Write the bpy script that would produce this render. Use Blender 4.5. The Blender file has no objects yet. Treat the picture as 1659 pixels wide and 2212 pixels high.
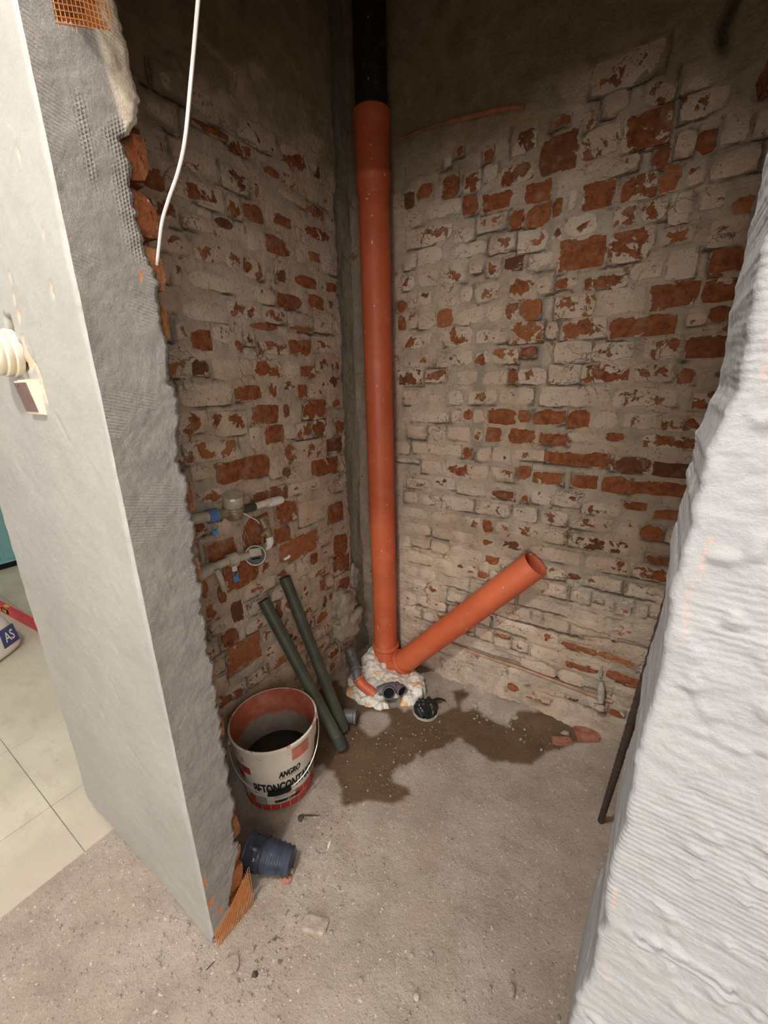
import bpy, math, random
import numpy as np
from mathutils import Vector, Matrix

S = bpy.context.scene
COL = S.collection
random.seed(7)

# ------------------------------------------------------------------ camera
cam_d = bpy.data.cameras.new('camera')
cam = bpy.data.objects.new('camera', cam_d)
COL.objects.link(cam)
R = ((0.830058, -0.147490, 0.537819), (0.557363, 0.251753, -0.791181), (-0.018707, 0.956487, 0.291175))
CAMLOC = (1.07929, -1.44207, 1.25)
cam.matrix_world = Matrix(((R[0][0], R[0][1], R[0][2], CAMLOC[0]), (R[1][0], R[1][1], R[1][2], CAMLOC[1]),
                           (R[2][0], R[2][1], R[2][2], CAMLOC[2]), (0, 0, 0, 1)))
cam_d.sensor_fit = 'VERTICAL'
cam_d.sensor_height = 24.0
cam_d.lens = 24.0 * 895.0 / 2212.0
cam_d.clip_start = 0.02
S.camera = cam

# ------------------------------------------------------------------ world, lamp, added fill lights, exposure
w = bpy.data.worlds.new('world')
S.world = w
w.use_nodes = True
w.node_tree.nodes['Background'].inputs[0].default_value = (1.0, 0.93, 0.84, 1)
w.node_tree.nodes['Background'].inputs[1].default_value = 0.02
lamp_d = bpy.data.lights.new('room_lamp', 'POINT')
lamp_d.energy = 92
lamp_d.color = (1.0, 0.965, 0.925)
lamp_d.shadow_soft_size = 0.045
lamp = bpy.data.objects.new('room_lamp', lamp_d)
lamp.location = (0.68, -1.92, 2.50)
COL.objects.link(lamp)
side_fill_d = bpy.data.lights.new('side_fill_light', 'AREA')  # added soft fill to brighten the left wall, no window stands here
side_fill_d.shape = 'RECTANGLE'
side_fill_d.size, side_fill_d.size_y = 1.1, 1.2
side_fill_d.energy = 27
side_fill_d.color = (1.0, 0.96, 0.92)
side_fill = bpy.data.objects.new('side_fill_light', side_fill_d)
side_fill.location = (2.36, -2.05, 1.45)
side_fill.rotation_euler = (Vector((.3, -.75, 1.0)) - Vector((2.36, -2.05, 1.45))).to_track_quat('-Z', 'Y').to_euler()
COL.objects.link(side_fill)
rear_d = bpy.data.lights.new('rear_fill_light', 'AREA')  # added fill from behind the camera for the back wall, not a window
rear_d.shape = 'RECTANGLE'
rear_d.size, rear_d.size_y = 1.8, 1.5
rear_d.energy = 84
rear_d.color = (1.0, 0.96, 0.92)
rear = bpy.data.objects.new('rear_fill_light', rear_d)
rear.location = (1.35, -4.95, 1.35)
rear.rotation_euler = (Vector((.75, 0, 1.1)) - Vector((1.35, -4.95, 1.35))).to_track_quat('-Z', 'Y').to_euler()
COL.objects.link(rear)
S.view_settings.view_transform = 'Standard'
S.view_settings.look = 'None'
S.view_settings.exposure = 0.24
S.view_settings.gamma = 1.0
S.view_settings.use_curve_mapping = False

# ------------------------------------------------------------------ numpy noise
def _h(i, j, k, s):
    n = (i * 374761393 + j * 668265263 + k * 2147483647 + s * 974634533) & 0xffffffff
    n = ((n ^ (n >> 13)) * 1274126177) & 0xffffffff
    n = (n ^ (n >> 16)) & 0xffffff
    return n / float(0xffffff)

def vn(p, s=0):
    p = np.asarray(p, float)
    i = np.floor(p).astype(np.int64)
    f = p - i
    f = f * f * (3 - 2 * f)
    out = 0
    for a in (0, 1):
        for b in (0, 1):
            for c in (0, 1):
                wgt = (f[..., 0] if a else 1 - f[..., 0]) * (f[..., 1] if b else 1 - f[..., 1]) * (f[..., 2] if c else 1 - f[..., 2])
                out = out + wgt * _h(i[..., 0] + a, i[..., 1] + b, i[..., 2] + c, s)
    return out

def fbm(p, o=4, s=0):
    p = np.asarray(p, float)
    t, a, n = 0, 1.0, 0
    for k in range(o):
        t = t + a * vn(p * 2 ** k, s + k * 17)
        n += a
        a *= 0.5
    return t / n

def st(x, y, z=0.0):
    x, y, z = np.broadcast_arrays(x, y, z)
    return np.stack([x, y, z], -1).astype(float)

def sm(x, a, b):
    t = np.clip((x - a) / (b - a), 0, 1)
    return t * t * (3 - 2 * t)

# ------------------------------------------------------------------ object helpers
WLOC = {}
def link(name, me, mat=None, parent=None, loc=(0, 0, 0)):
    """loc and the mesh are in world space; a child is stored relative to its parent"""
    o = bpy.data.objects.new(name, me)
    COL.objects.link(o)
    base = Vector((0, 0, 0))
    if parent is not None:
        o.parent = parent
        base = WLOC[parent.name]
    o.location = Vector(loc) - base
    WLOC[o.name] = Vector(loc)
    if mat is not None and me is not None and not me.materials:
        me.materials.append(mat)
    return o

def thing(name, label, cat, loc, group=None):
    o = link(name, None, None, None, loc)
    o.empty_display_size = 0.05
    return tag(o, label, cat, group)

def tag(o, label, cat, group=None):
    o['label'] = label
    o['category'] = cat
    if group:
        o['group'] = group
    return o

def struct(o):
    o['kind'] = 'structure'
    return o

def mesh_np(name, V, F, attrs=None, smooth=True, angle=None):
    me = bpy.data.meshes.new(name)
    V = np.asarray(V, np.float32)
    F = np.asarray(F, np.int32)
    me.vertices.add(len(V))
    me.vertices.foreach_set('co', V.ravel())
    k = F.shape[1]
    me.loops.add(F.size)
    me.loops.foreach_set('vertex_index', F.ravel())
    me.polygons.add(len(F))
    me.polygons.foreach_set('loop_start', np.arange(0, F.size, k, dtype=np.int32))
    me.polygons.foreach_set('use_smooth', np.full(len(F), smooth))
    me.update(calc_edges=True)
    for n, a in (attrs or {}).items():
        at = me.attributes.new(n, 'FLOAT', 'POINT')
        at.data.foreach_set('value', np.asarray(a, np.float32).ravel())
    if angle is not None:
        me.set_sharp_from_angle(angle=angle)
    return me

def grid_np(name, P, attrs=None, flip=False, mask=None):
    nu, nv = P.shape[:2]
    I = np.arange(nu * nv).reshape(nu, nv)
    F = np.stack([I[:-1, :-1], I[1:, :-1], I[1:, 1:], I[:-1, 1:]], -1)
    if mask is not None:
        F = F[mask]
    F = F.reshape(-1, 4)
    if flip:
        F = F[:, ::-1]
    return mesh_np(name, P.reshape(-1, 3), F, attrs)

class MB:
    """collects primitives (world space) into one mesh"""
    def __init__(s):
        s.v, s.f = [], []
    def add(s, vs, fs):
        n = len(s.v)
        s.v += [tuple(v) for v in vs]
        s.f += [tuple(i + n for i in f) for f in fs]
        return s
    def box(s, c, d, rot=None):
        m = Matrix.Rotation(rot, 3, 'Z') if isinstance(rot, (int, float)) else rot
        vs = []
        for x in (-.5, .5):
            for y in (-.5, .5):
                for z in (-.5, .5):
                    p = Vector((x * d[0], y * d[1], z * d[2]))
                    if m is not None:
                        p = m @ p
                    vs.append(p + Vector(c))
        return s.add(vs, [(0, 1, 3, 2), (4, 6, 7, 5), (0, 4, 5, 1), (2, 3, 7, 6), (0, 2, 6, 4), (1, 5, 7, 3)])
    def lathe(s, o, ax, prof, n=24, cap0=False, cap1=False):
        ax = Vector(ax).normalized()
        q = ax.to_track_quat('Z', 'Y')
        o = Vector(o)
        vs, fs = [], []
        for r, h in prof:
            for k in range(n):
                a = 2 * math.pi * k / n
                vs.append(o + q @ Vector((r * math.cos(a), r * math.sin(a), h)))
        for j in range(len(prof) - 1):
            for k in range(n):
                k2 = (k + 1) % n
                fs.append((j * n + k, j * n + k2, (j + 1) * n + k2, (j + 1) * n + k))
        if cap0:
            fs.append(tuple(range(n))[::-1])
        if cap1:
            fs.append(tuple((len(prof) - 1) * n + k for k in range(n)))
        return s.add(vs, fs)
    def tube(s, pts, r, n=12, caps=True):
        pts = [Vector(p) for p in pts]
        rs = r if isinstance(r, (list, tuple)) else [r] * len(pts)
        vs, fs = [], []
        up = None
        for i, p in enumerate(pts):
            d = (pts[min(i + 1, len(pts) - 1)] - pts[max(i - 1, 0)]).normalized()
            if up is None:
                up = d.orthogonal().normalized()
            up = (up - d * up.dot(d)).normalized()
            sd = d.cross(up)
            for k in range(n):
                a = 2 * math.pi * k / n
                vs.append(p + rs[i] * (math.cos(a) * up + math.sin(a) * sd))
        for j in range(len(pts) - 1):
            for k in range(n):
                k2 = (k + 1) % n
                fs.append((j * n + k, j * n + k2, (j + 1) * n + k2, (j + 1) * n + k))
        if caps:
            fs.append(tuple(range(n))[::-1])
            fs.append(tuple((len(pts) - 1) * n + k for k in range(n)))
        return s.add(vs, fs)
    def rock(s, c, d, seed, n=10, rough=.35, rz=0.0, pw=.8):
        m = n // 2 + 1
        vs, fs = [], []
        P = []
        for j in range(m + 1):
            for k in range(n):
                th = math.pi * j / m
                a = 2 * math.pi * k / n
                P.append((math.sin(th) * math.cos(a), math.sin(th) * math.sin(a), math.cos(th)))
        P = np.array(P)
        P = P * (1 + rough * (fbm(P * 1.7 + seed * 3.1, 3, seed) - .5) * 2)[:, None]
        P = np.sign(P) * np.abs(P) ** pw
        cr, sr = math.cos(rz), math.sin(rz)
        for p in P:
            x, y, z = p[0] * d[0] / 2, p[1] * d[1] / 2, p[2] * d[2] / 2
            vs.append((c[0] + x * cr - y * sr, c[1] + x * sr + y * cr, c[2] + z))
        for j in range(m):
            for k in range(n):
                k2 = (k + 1) % n
                fs.append((j * n + k, (j + 1) * n + k, (j + 1) * n + k2, j * n + k2))
        return s.add(vs, fs)
    def build(s, name, mat, parent=None, angle=.6, smooth=True, loc=None):
        l = Vector(loc) if loc is not None else (WLOC[parent.name] if parent is not None else Vector((0, 0, 0)))
        me = bpy.data.meshes.new(name)
        me.from_pydata([Vector(v) - l for v in s.v], [], s.f)
        me.polygons.foreach_set('use_smooth', [smooth] * len(me.polygons))
        me.update()
        if smooth and angle is not None:
            me.set_sharp_from_angle(angle=angle)
        return link(name, me, mat, parent, l)

def arc(p0, p1, p2, n=8):
    a, b, c = Vector(p0), Vector(p1), Vector(p2)
    return [a * (1 - t) ** 2 + b * 2 * t * (1 - t) + c * t * t for t in [i / n for i in range(n + 1)]]

def spline(pts, n=10):
    P = [Vector(p) for p in pts]
    out = []
    for i in range(len(P) - 1):
        a, b, c, d = P[max(i - 1, 0)], P[i], P[i + 1], P[min(i + 2, len(P) - 1)]
        for k in range(n):
            t = k / n
            out.append(.5 * ((2 * b) + (c - a) * t + (2 * a - 5 * b + 4 * c - d) * t * t + (3 * b - a - 3 * c + d) * t ** 3))
    out.append(P[-1])
    return out

# ------------------------------------------------------------------ material helpers
class NT:
    def __init__(s, name, rough=.8, spec=.3):
        s.m = bpy.data.materials.new(name)
        s.m.use_nodes = True
        s.t = s.m.node_tree
        s.b = s.t.nodes['Principled BSDF']
        s.b.inputs['Roughness'].default_value = rough
        s.b.inputs['Specular IOR Level'].default_value = spec
        g = s.t.nodes.new('ShaderNodeNewGeometry')
        s.pos = g.outputs['Position']
    def put(s, sock, v):
        if v is None:
            return
        if hasattr(v, 'is_linked') or isinstance(v, bpy.types.NodeSocket):
            s.t.links.new(v, sock)
        elif isinstance(v, (tuple, list)) and len(v) == 3 and sock.type == 'RGBA':
            sock.default_value = (*v, 1)
        else:
            sock.default_value = v
    def noise(s, sc, det=4, rough=.55, vec=None, dist=0.0):
        n = s.t.nodes.new('ShaderNodeTexNoise')
        n.inputs['Scale'].default_value = sc
        n.inputs['Detail'].default_value = det
        n.inputs['Roughness'].default_value = rough
        n.inputs['Distortion'].default_value = dist
        s.put(n.inputs['Vector'], vec or s.pos)
        return n.outputs['Fac']
    def vor(s, sc, vec=None, feat='F1'):
        n = s.t.nodes.new('ShaderNodeTexVoronoi')
        n.feature = feat
        n.inputs['Scale'].default_value = sc
        s.put(n.inputs['Vector'], vec or s.pos)
        return n.outputs['Distance']
    def scale(s, v):
        n = s.t.nodes.new('ShaderNodeMapping')
        n.inputs['Scale'].default_value = v
        s.t.links.new(s.pos, n.inputs['Vector'])
        return n.outputs['Vector']
    def math(s, op, a, b=0.0, c=None, clamp=False):
        n = s.t.nodes.new('ShaderNodeMath')
        n.operation = op
        n.use_clamp = clamp
        s.put(n.inputs[0], a)
        s.put(n.inputs[1], b)
        if c is not None:
            s.put(n.inputs[2], c)
        return n.outputs[0]
    def step(s, v, a, b):
        n = s.t.nodes.new('ShaderNodeMapRange')
        n.interpolation_type = 'SMOOTHSTEP'
        s.put(n.inputs[0], v)
        n.inputs[1].default_value = a
        n.inputs[2].default_value = b
        return n.outputs[0]
    def ramp(s, v, stops):
        n = s.t.nodes.new('ShaderNodeValToRGB')
        e = n.color_ramp.elements
        while len(e) < len(stops):
            e.new(.5)
        for i, (p, c) in enumerate(stops):
            e[i].position = p
            e[i].color = (*c, 1)
        s.put(n.inputs[0], v)
        return n.outputs[0]
    def mix(s, f, a, b, mode='MIX'):
        n = s.t.nodes.new('ShaderNodeMix')
        n.data_type = 'RGBA'
        n.blend_type = mode
        s.put(n.inputs[0], f)
        s.put(n.inputs[6], a)
        s.put(n.inputs[7], b)
        return n.outputs[2]
    def attr(s, name, obj=False):
        n = s.t.nodes.new('ShaderNodeAttribute')
        n.attribute_name = name
        n.attribute_type = 'OBJECT' if obj else 'GEOMETRY'
        return n.outputs['Fac']
    def sep(s, v=None):
        n = s.t.nodes.new('ShaderNodeSeparateXYZ')
        s.put(n.inputs[0], v or s.pos)
        return n.outputs
    def bump(s, h, strength=.5, dist=.01):
        n = s.t.nodes.new('ShaderNodeBump')
        n.inputs['Strength'].default_value = strength
        n.inputs['Distance'].default_value = dist
        s.put(n.inputs['Height'], h)
        s.t.links.new(n.outputs[0], s.b.inputs['Normal'])
    def out(s, col=None, rough=None):
        s.put(s.b.inputs['Base Color'], col)
        s.put(s.b.inputs['Roughness'], rough)
        return s.m

def plain(name, col, rough=.6, spec=.4, var=.15, sc=30, bump=0.0, metal=0.0):
    n = NT(name, rough, spec)
    v = n.noise(sc, 5, .6)
    c = n.ramp(v, [(.3, tuple(x * (1 - var) for x in col)), (.7, tuple(min(1, x * (1 + var)) for x in col))])
    n.b.inputs['Metallic'].default_value = metal
    if bump:
        n.bump(n.noise(sc * 6, 4, .6), bump, .004)
    return n.out(c)

# ------------------------------------------------------------------ materials
COAT = [(.25, (.46, .335, .24)), (.45, (.63, .48, .36)), (.62, (.71, .565, .44)), (.8, (.57, .435, .31))]
def coat_color(n):
    c = n.ramp(n.noise(9, 6, .62), COAT)
    c = n.mix(n.math('MULTIPLY', n.step(n.noise(3.1, 3, .5), .5, .62), .45), c, (.70, .60, .51))
    fr = n.step(n.noise(58, 5, .72), .60, .635)
    fr = n.math('MULTIPLY', fr, n.step(n.noise(7, 3, .5), .47, .60))
    c = n.mix(n.math('MULTIPLY', fr, .8), c, (.30, .135, .07))
    wv = n.t.nodes.new('ShaderNodeVectorMath')
    wv.operation = 'ADD'
    nz = n.t.nodes.new('ShaderNodeTexNoise')
    nz.inputs['Scale'].default_value = 16
    nz.inputs['Detail'].default_value = 4
    sc = n.t.nodes.new('ShaderNodeVectorMath')
    sc.operation = 'SCALE'
    sc.inputs['Scale'].default_value = .10
    n.t.links.new(n.pos, nz.inputs['Vector'])
    n.t.links.new(nz.outputs['Color'], sc.inputs[0])
    n.t.links.new(n.pos, wv.inputs[0])
    n.t.links.new(sc.outputs[0], wv.inputs[1])
    mp = n.t.nodes.new('ShaderNodeMapping')
    mp.inputs['Scale'].default_value = (1, 1, 2.1)
    n.t.links.new(wv.outputs[0], mp.inputs['Vector'])
    ck = n.step(n.vor(11, mp.outputs['Vector'], 'DISTANCE_TO_EDGE'), .028, .008)
    ck = n.math('MULTIPLY', ck, n.step(n.noise(6.5, 3, .5), .50, .60))
    c = n.mix(n.math('MULTIPLY', ck, .75), c, (.10, .07, .045))
    c = n.mix(n.math('MULTIPLY', n.step(n.noise(4.2, 6, .66), .50, .72), .55), c, (.33, .235, .16))
    c = n.mix(n.math('MULTIPLY', n.step(n.noise(13, 5, .66, dist=.5), .55, .70), .35), c, (.42, .27, .18))
    # dirt specks
    sp = n.step(n.noise(130, 4, .72), .585, .65)
    sp = n.math('MULTIPLY', sp, n.step(n.noise(13, 3, .5), .36, .54))
    c = n.mix(n.math('MULTIPLY', sp, .8), c, (.17, .105, .065))
    lt = n.step(n.noise(95, 4, .7, dist=.4), .62, .70)
    return n.mix(n.math('MULTIPLY', lt, .45), c, (.68, .60, .52))

def make_brick():
    n = NT('brick_clay', .9, .15)
    red, tone = n.attr('red', True), n.attr('tone', True)
    v = n.noise(26, 7, .62, dist=.35)
    v2 = n.noise(8, 3, .5)
    v = n.math('ADD', n.math('MULTIPLY', v, .72), n.math('MULTIPLY', v2, .28))
    v = n.math('ADD', v, n.math('MULTIPLY', n.math('SUBTRACT', red, .44), .42))
    v = n.math('SUBTRACT', v, n.math('MULTIPLY', n.attr('rim'), .07))
    exp = n.step(v, .50, .525)
    clay = n.ramp(n.noise(45, 6, .65), [(.25, (.12, .040, .018)), (.48, (.30, .098, .038)), (.75, (.45, .165, .068))])
    clay = n.mix(n.math('MULTIPLY', n.step(tone, .75, 1.0), .6), clay, (.50, .20, .075))
    clay = n.mix(n.math('MULTIPLY', n.step(tone, .25, 0.0), .75), clay, (.105, .055, .035))
    clay = n.mix(n.math('MULTIPLY', n.step(n.noise(66, 6, .75, dist=.6), .56, .64), .7), clay, (.075, .030, .016))
    dust = n.math('MULTIPLY', n.step(n.noise(17, 5, .7), .50, .7), .4)
    clay = n.mix(dust, clay, (.50, .36, .27))
    col = n.mix(exp, coat_color(n), clay)
    h = n.math('ADD', n.math('MULTIPLY', exp, -.30), n.math('MULTIPLY', n.noise(60, 7, .7), .9))
    h = n.math('ADD', h, n.math('MULTIPLY', n.noise(150, 4, .7), .5))
    n.bump(h, 1.0, .009)
    return n.out(col)

def make_wallbase():
    n = NT('lime_mortar', .93, .1)
    gr, pl, gv = n.attr('groove'), n.attr('plaster'), n.attr('grey')
    c = coat_color(n)
    mort = n.ramp(n.noise(30, 6, .65), [(.3, (.36, .29, .22)), (.6, (.54, .45, .36))])
    c = n.mix(n.math('MULTIPLY', n.step(n.noise(11, 4, .5), .42, .58), .65), c, mort)
    stain = n.step(n.noise(21, 7, .65, dist=.3), .635, .66)
    c = n.mix(n.math('MULTIPLY', stain, .85), c, (.33, .125, .058))
    olive = n.ramp(n.noise(16, 8, .7), [(.3, (.27, .215, .13)), (.55, (.40, .33, .215)), (.75, (.50, .42, .29))])
    c = n.mix(pl, c, olive)
    c = n.mix(n.math('MULTIPLY', gv, .8), c, n.ramp(n.noise(50, 6, .7), [(.3, (.26, .235, .19)), (.7, (.42, .375, .30))]))
    c = n.mix(n.math('MULTIPLY', gr, .9), c, (.085, .058, .038))
    h = n.math('ADD', n.noise(45, 8, .72), n.math('MULTIPLY', n.noise(150, 4, .7), .55))
    n.bump(h, 1.0, .011)
    return n.out(c)

def make_floor():
    n = NT('dusty_screed', .92, .12)
    wet, dark, red = n.attr('wet'), n.attr('dark'), n.attr('red')
    c = n.ramp(n.noise(7, 7, .62), [(.25, (.29, .237, .195)), (.5, (.385, .323, .273)), (.75, (.47, .405, .352))])
    c = n.mix(n.math('MULTIPLY', n.step(n.noise(135, 4, .72), .575, .65), .65), c, (.17, .135, .105))
    c = n.mix(n.math('MULTIPLY', n.step(n.noise(100, 3, .65), .63, .68), .8), c, (.70, .64, .57))
    c = n.mix(n.math('MULTIPLY', n.step(n.noise(33, 6, .7), .54, .68), .35), c, (.30, .25, .205))
    c = n.mix(n.math('MULTIPLY', n.math('MULTIPLY', red, n.step(n.noise(11, 6, .62), .42, .70)), .30), c, (.34, .215, .16))
    spk = n.step(n.noise(75, 4, .7), .56, .64)
    c = n.mix(n.math('MULTIPLY', n.math('MULTIPLY', dark, spk), .9), c, (.07, .055, .045))
    wd = n.mix(1.0, c, (.34, .26, .18), 'MULTIPLY')
    c = n.mix(wet, c, wd)
    rough = n.math('SUBTRACT', .93, n.math('MULTIPLY', wet, .3))
    h = n.math('ADD', n.noise(60, 8, .75), n.math('MULTIPLY', n.noise(220, 3, .6), .5))
    n.bump(h, .8, .0065)
    return n.out(c, rough)

def make_white():
    n = NT('cream_white_paint', .55, .35)
    c = n.ramp(n.noise(4, 5, .6), [(.3, (.275, .269, .250)), (.7, (.328, .321, .300))])
    c = n.mix(n.attr('salmon'), c, n.ramp(n.noise(40, 4, .6), [(.3, (.55, .33, .23)), (.7, (.66, .43, .31))]))
    sp = n.step(n.noise(70, 5, .75, vec=n.scale((1, 1, .35))), .665, .70)
    sp = n.math('MULTIPLY', sp, n.step(n.noise(5, 3, .5), .46, .60))
    c = n.mix(n.math('MULTIPLY', sp, .9), c, (.16, .13, .10))
    c = n.mix(n.attr('hole'), c, (.15, .11, .08))
    n.bump(n.math('ADD', n.noise(14, 6, .6), n.math('MULTIPLY', n.noise(90, 3, .6), .12)), .35, .01)
    return n.out(c)

def make_whitewash():
    n = NT('rough_whitewash', .75, .25)
    c = n.ramp(n.noise(6, 6, .6), [(.3, (.235, .238, .243)), (.7, (.285, .287, .292))])
    c = n.mix(n.math('MULTIPLY', n.attr('salmon'), .8), c, (.50, .27, .18))
    x = n.sep()
    wav = n.math('SINE', n.math('MULTIPLY', n.math('ADD', x[2], n.math('MULTIPLY', n.noise(9, 3, .5), .012)), 1300))
    wav = n.math('MULTIPLY', wav, n.step(n.noise(7, 3, .5), .46, .62))
    h = n.math('ADD', n.math('MULTIPLY', wav, .06), n.math('ADD', n.noise(45, 6, .62), n.math('MULTIPLY', n.noise(170, 4, .6), .35)))
    n.bump(h, .55, .005)
    return n.out(c)

def make_render():
    n = NT('grey_cement_render', .95, .1)
    c = n.ramp(n.noise(25, 7, .7), [(.3, (.205, .186, .172)), (.7, (.27, .25, .232))])
    c = n.mix(n.attr('beige'), c, n.ramp(n.noise(30, 6, .7), [(.3, (.35, .29, .215)), (.7, (.52, .45, .36))]))
    c = n.mix(n.attr('brickred'), c, (.45, .17, .065))
    x = n.sep()
    gy = n.math('SINE', n.math('MULTIPLY', x[1], 1250))
    gz = n.math('SINE', n.math('MULTIPLY', n.math('ADD', x[2], n.math('MULTIPLY', x[1], .25)), 1250))
    msh = n.math('MULTIPLY', n.math('MAXIMUM', gy, gz), n.attr('mesh'))
    zz = n.math('MULTIPLY', n.math('MULTIPLY', gz, n.step(n.noise(11, 3, .5), .50, .66)), .16)
    h = n.math('ADD', n.math('ADD', n.noise(210, 5, .75), n.math('MULTIPLY', msh, .55)), zz)
    n.bump(h, .85, .0032)
    c = n.mix(n.math('MULTIPLY', n.math('MULTIPLY', n.attr('mesh'), n.step(msh, .25, -.2)), .6), c, (.24, .21, .18))
    c = n.mix(n.math('MULTIPLY', n.step(n.noise(260, 3, .7), .57, .66), .6), c, (.20, .18, .155))
    return n.out(c)

def make_pvc(name, a, b, rough=.38):
    n = NT(name, rough, .4)
    c = n.ramp(n.noise(6, 5, .6), [(.3, a), (.7, b)])
    d = n.math('MULTIPLY', n.step(n.noise(22, 6, .7), .52, .75), .2)
    c = n.mix(d, c, (.55, .32, .24))
    sp = n.step(n.noise(60, 2, .5), .72, .75)
    c = n.mix(n.math('MULTIPLY', sp, .7), c, (.75, .66, .58))
    return n.out(c, n.math('ADD', rough, n.math('MULTIPLY', n.noise(18, 4, .6), .25)))

def make_foam():
    n = NT('expanding_foam', .8, .2)
    a = n.step(n.noise(16, 4, .6), .56, .66)
    c = n.mix(a, n.ramp(n.noise(50, 4, .6), [(.3, (.66, .62, .54)), (.7, (.82, .79, .72))]), (.80, .42, .17))
    c = n.mix(n.math('MULTIPLY', n.step(n.noise(110, 3, .6), .64, .7), .6), c, (.28, .19, .12))
    n.bump(n.math('ADD', n.noise(60, 5, .6), n.vor(70)), .6, .006)
    return n.out(c)

def make_tile():
    n = NT('cream_floor_tile', .55, .35)
    c = n.ramp(n.noise(5, 6, .6), [(.3, (.50, .465, .37)), (.7, (.62, .58, .475))])
    d = n.step(n.noise(9, 7, .68, vec=n.scale((1, 2.2, 1))), .50, .68)
    c = n.mix(n.math('MULTIPLY', d, .55), c, (.46, .40, .335))
    x = n.sep()
    du = n.step(n.math('ADD', x[0], n.math('MULTIPLY', n.noise(8, 5, .6), .55)), -.12, .12)
    c = n.mix(n.math('MULTIPLY', du, .85), c, (.46, .40, .335))
    sp = n.step(n.noise(40, 4, .7, vec=n.scale((1, 2.5, 1))), .67, .71)
    c = n.mix(n.math('MULTIPLY', sp, .8), c, (.14, .11, .085))
    n.bump(n.noise(40, 6, .7), .3, .004)
    return n.out(c)

M = dict(
    brick=make_brick(), wall=make_wallbase(), floor=make_floor(), white=make_white(), wash=make_whitewash(),
    render=make_render(), foam=make_foam(), tile=make_tile(),
    orange=make_pvc('terracotta_drain_plastic', (.46, .092, .034), (.58, .13, .052)),
    black=make_pvc('black_drain_plastic', (.012, .012, .012), (.022, .02, .018), .5),
    grey=make_pvc('grey_waste_plastic', (.085, .088, .095), (.125, .128, .135), .32),
    green=plain('dark_green_grey_plastic', (.062, .068, .050), .5, .4, .3, 14),
    greyend=plain('dark_grey_plastic_end', (.045, .047, .045), .5, .4, .3, 14),
    conc=plain('rough_concrete', (.40, .36, .29), .95, .1, .35, 25, .8),
    roomwall=plain('painted_room_wall', (.74, .71, .65), .8, .2, .05, 3),
    ceil=plain('painted_ceiling', (.72, .70, .66), .85, .2, .05, 3),
    dullwall=plain('bare_plaster', (.36, .30, .22), .95, .1, .25, 12, .5),
    rust=plain('rusty_steel', (.060, .042, .030), .75, .4, .45, 60, .5),
    copper=plain('dusty_copper', (.42, .23, .14), .6, .4, .3, 40, .3),
    steel=plain('galvanised_wire', (.50, .48, .44), .35, .5, .2, 40, 0, .8),
    brass=plain('grimy_brass', (.36, .29, .19), .4, .5, .35, 60, .2, .6),
    dustmetal=plain('dusty_metal', (.42, .36, .29), .7, .3, .25, 40, .3),
    blue=plain('blue_plastic', (.10, .16, .34), .5, .4, .2, 60),
    tagblue=plain('bright_blue_tag', (.06, .22, .50), .5, .4, .2, 60),
    whitep=plain('dusty_white_plastic', (.64, .58, .49), .5, .4, .2, 60),
    whitec=plain('white_cable_sheath', (.74, .70, .66), .45, .4, .05, 20),
    paper=plain('white_label_paper', (.78, .74, .68), .7, .2, .05, 20),
    ink=plain('black_ink', (.012, .012, .012), .5, .3, .1, 20),
    redink=plain('red_ink', (.36, .035, .025), .5, .3, .2, 20),
    greyink=plain('grey_ink', (.22, .22, .20), .5, .3, .2, 20),
    navy=plain('navy_print', (.045, .065, .16), .5, .3, .2, 20),
    teal=plain('teal_paint', (.14, .30, .30), .5, .4, .12, 8),
    redpaint=plain('red_paint', (.60, .04, .05), .4, .4, .15, 20),
    vial=plain('yellow_vial', (.55, .52, .08), .3, .5, .1, 20),
    bag=plain('black_plastic_bag', (.014, .016, .014), .35, .5, .4, 40),
    brown=plain('brown_rocker', (.13, .075, .07), .4, .4, .3, 30),
    cream=plain('aged_cream_plastic', (.64, .58, .45), .45, .4, .15, 30),
    stone=plain('grey_rubble', (.36, .30, .25), .95, .1, .3, 60, .7),
    clay=plain('broken_clay', (.34, .15, .10), .95, .1, .35, 40, .7),
    meshw=plain('orange_mesh_fibre', (.62, .26, .09), .6, .3, .1, 60),
    gap=plain('black_parts_and_shade', (.01, .01, .01), .9, .1, .1, 20),  # serves real black parts and the shade painted into hollows
)
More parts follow.
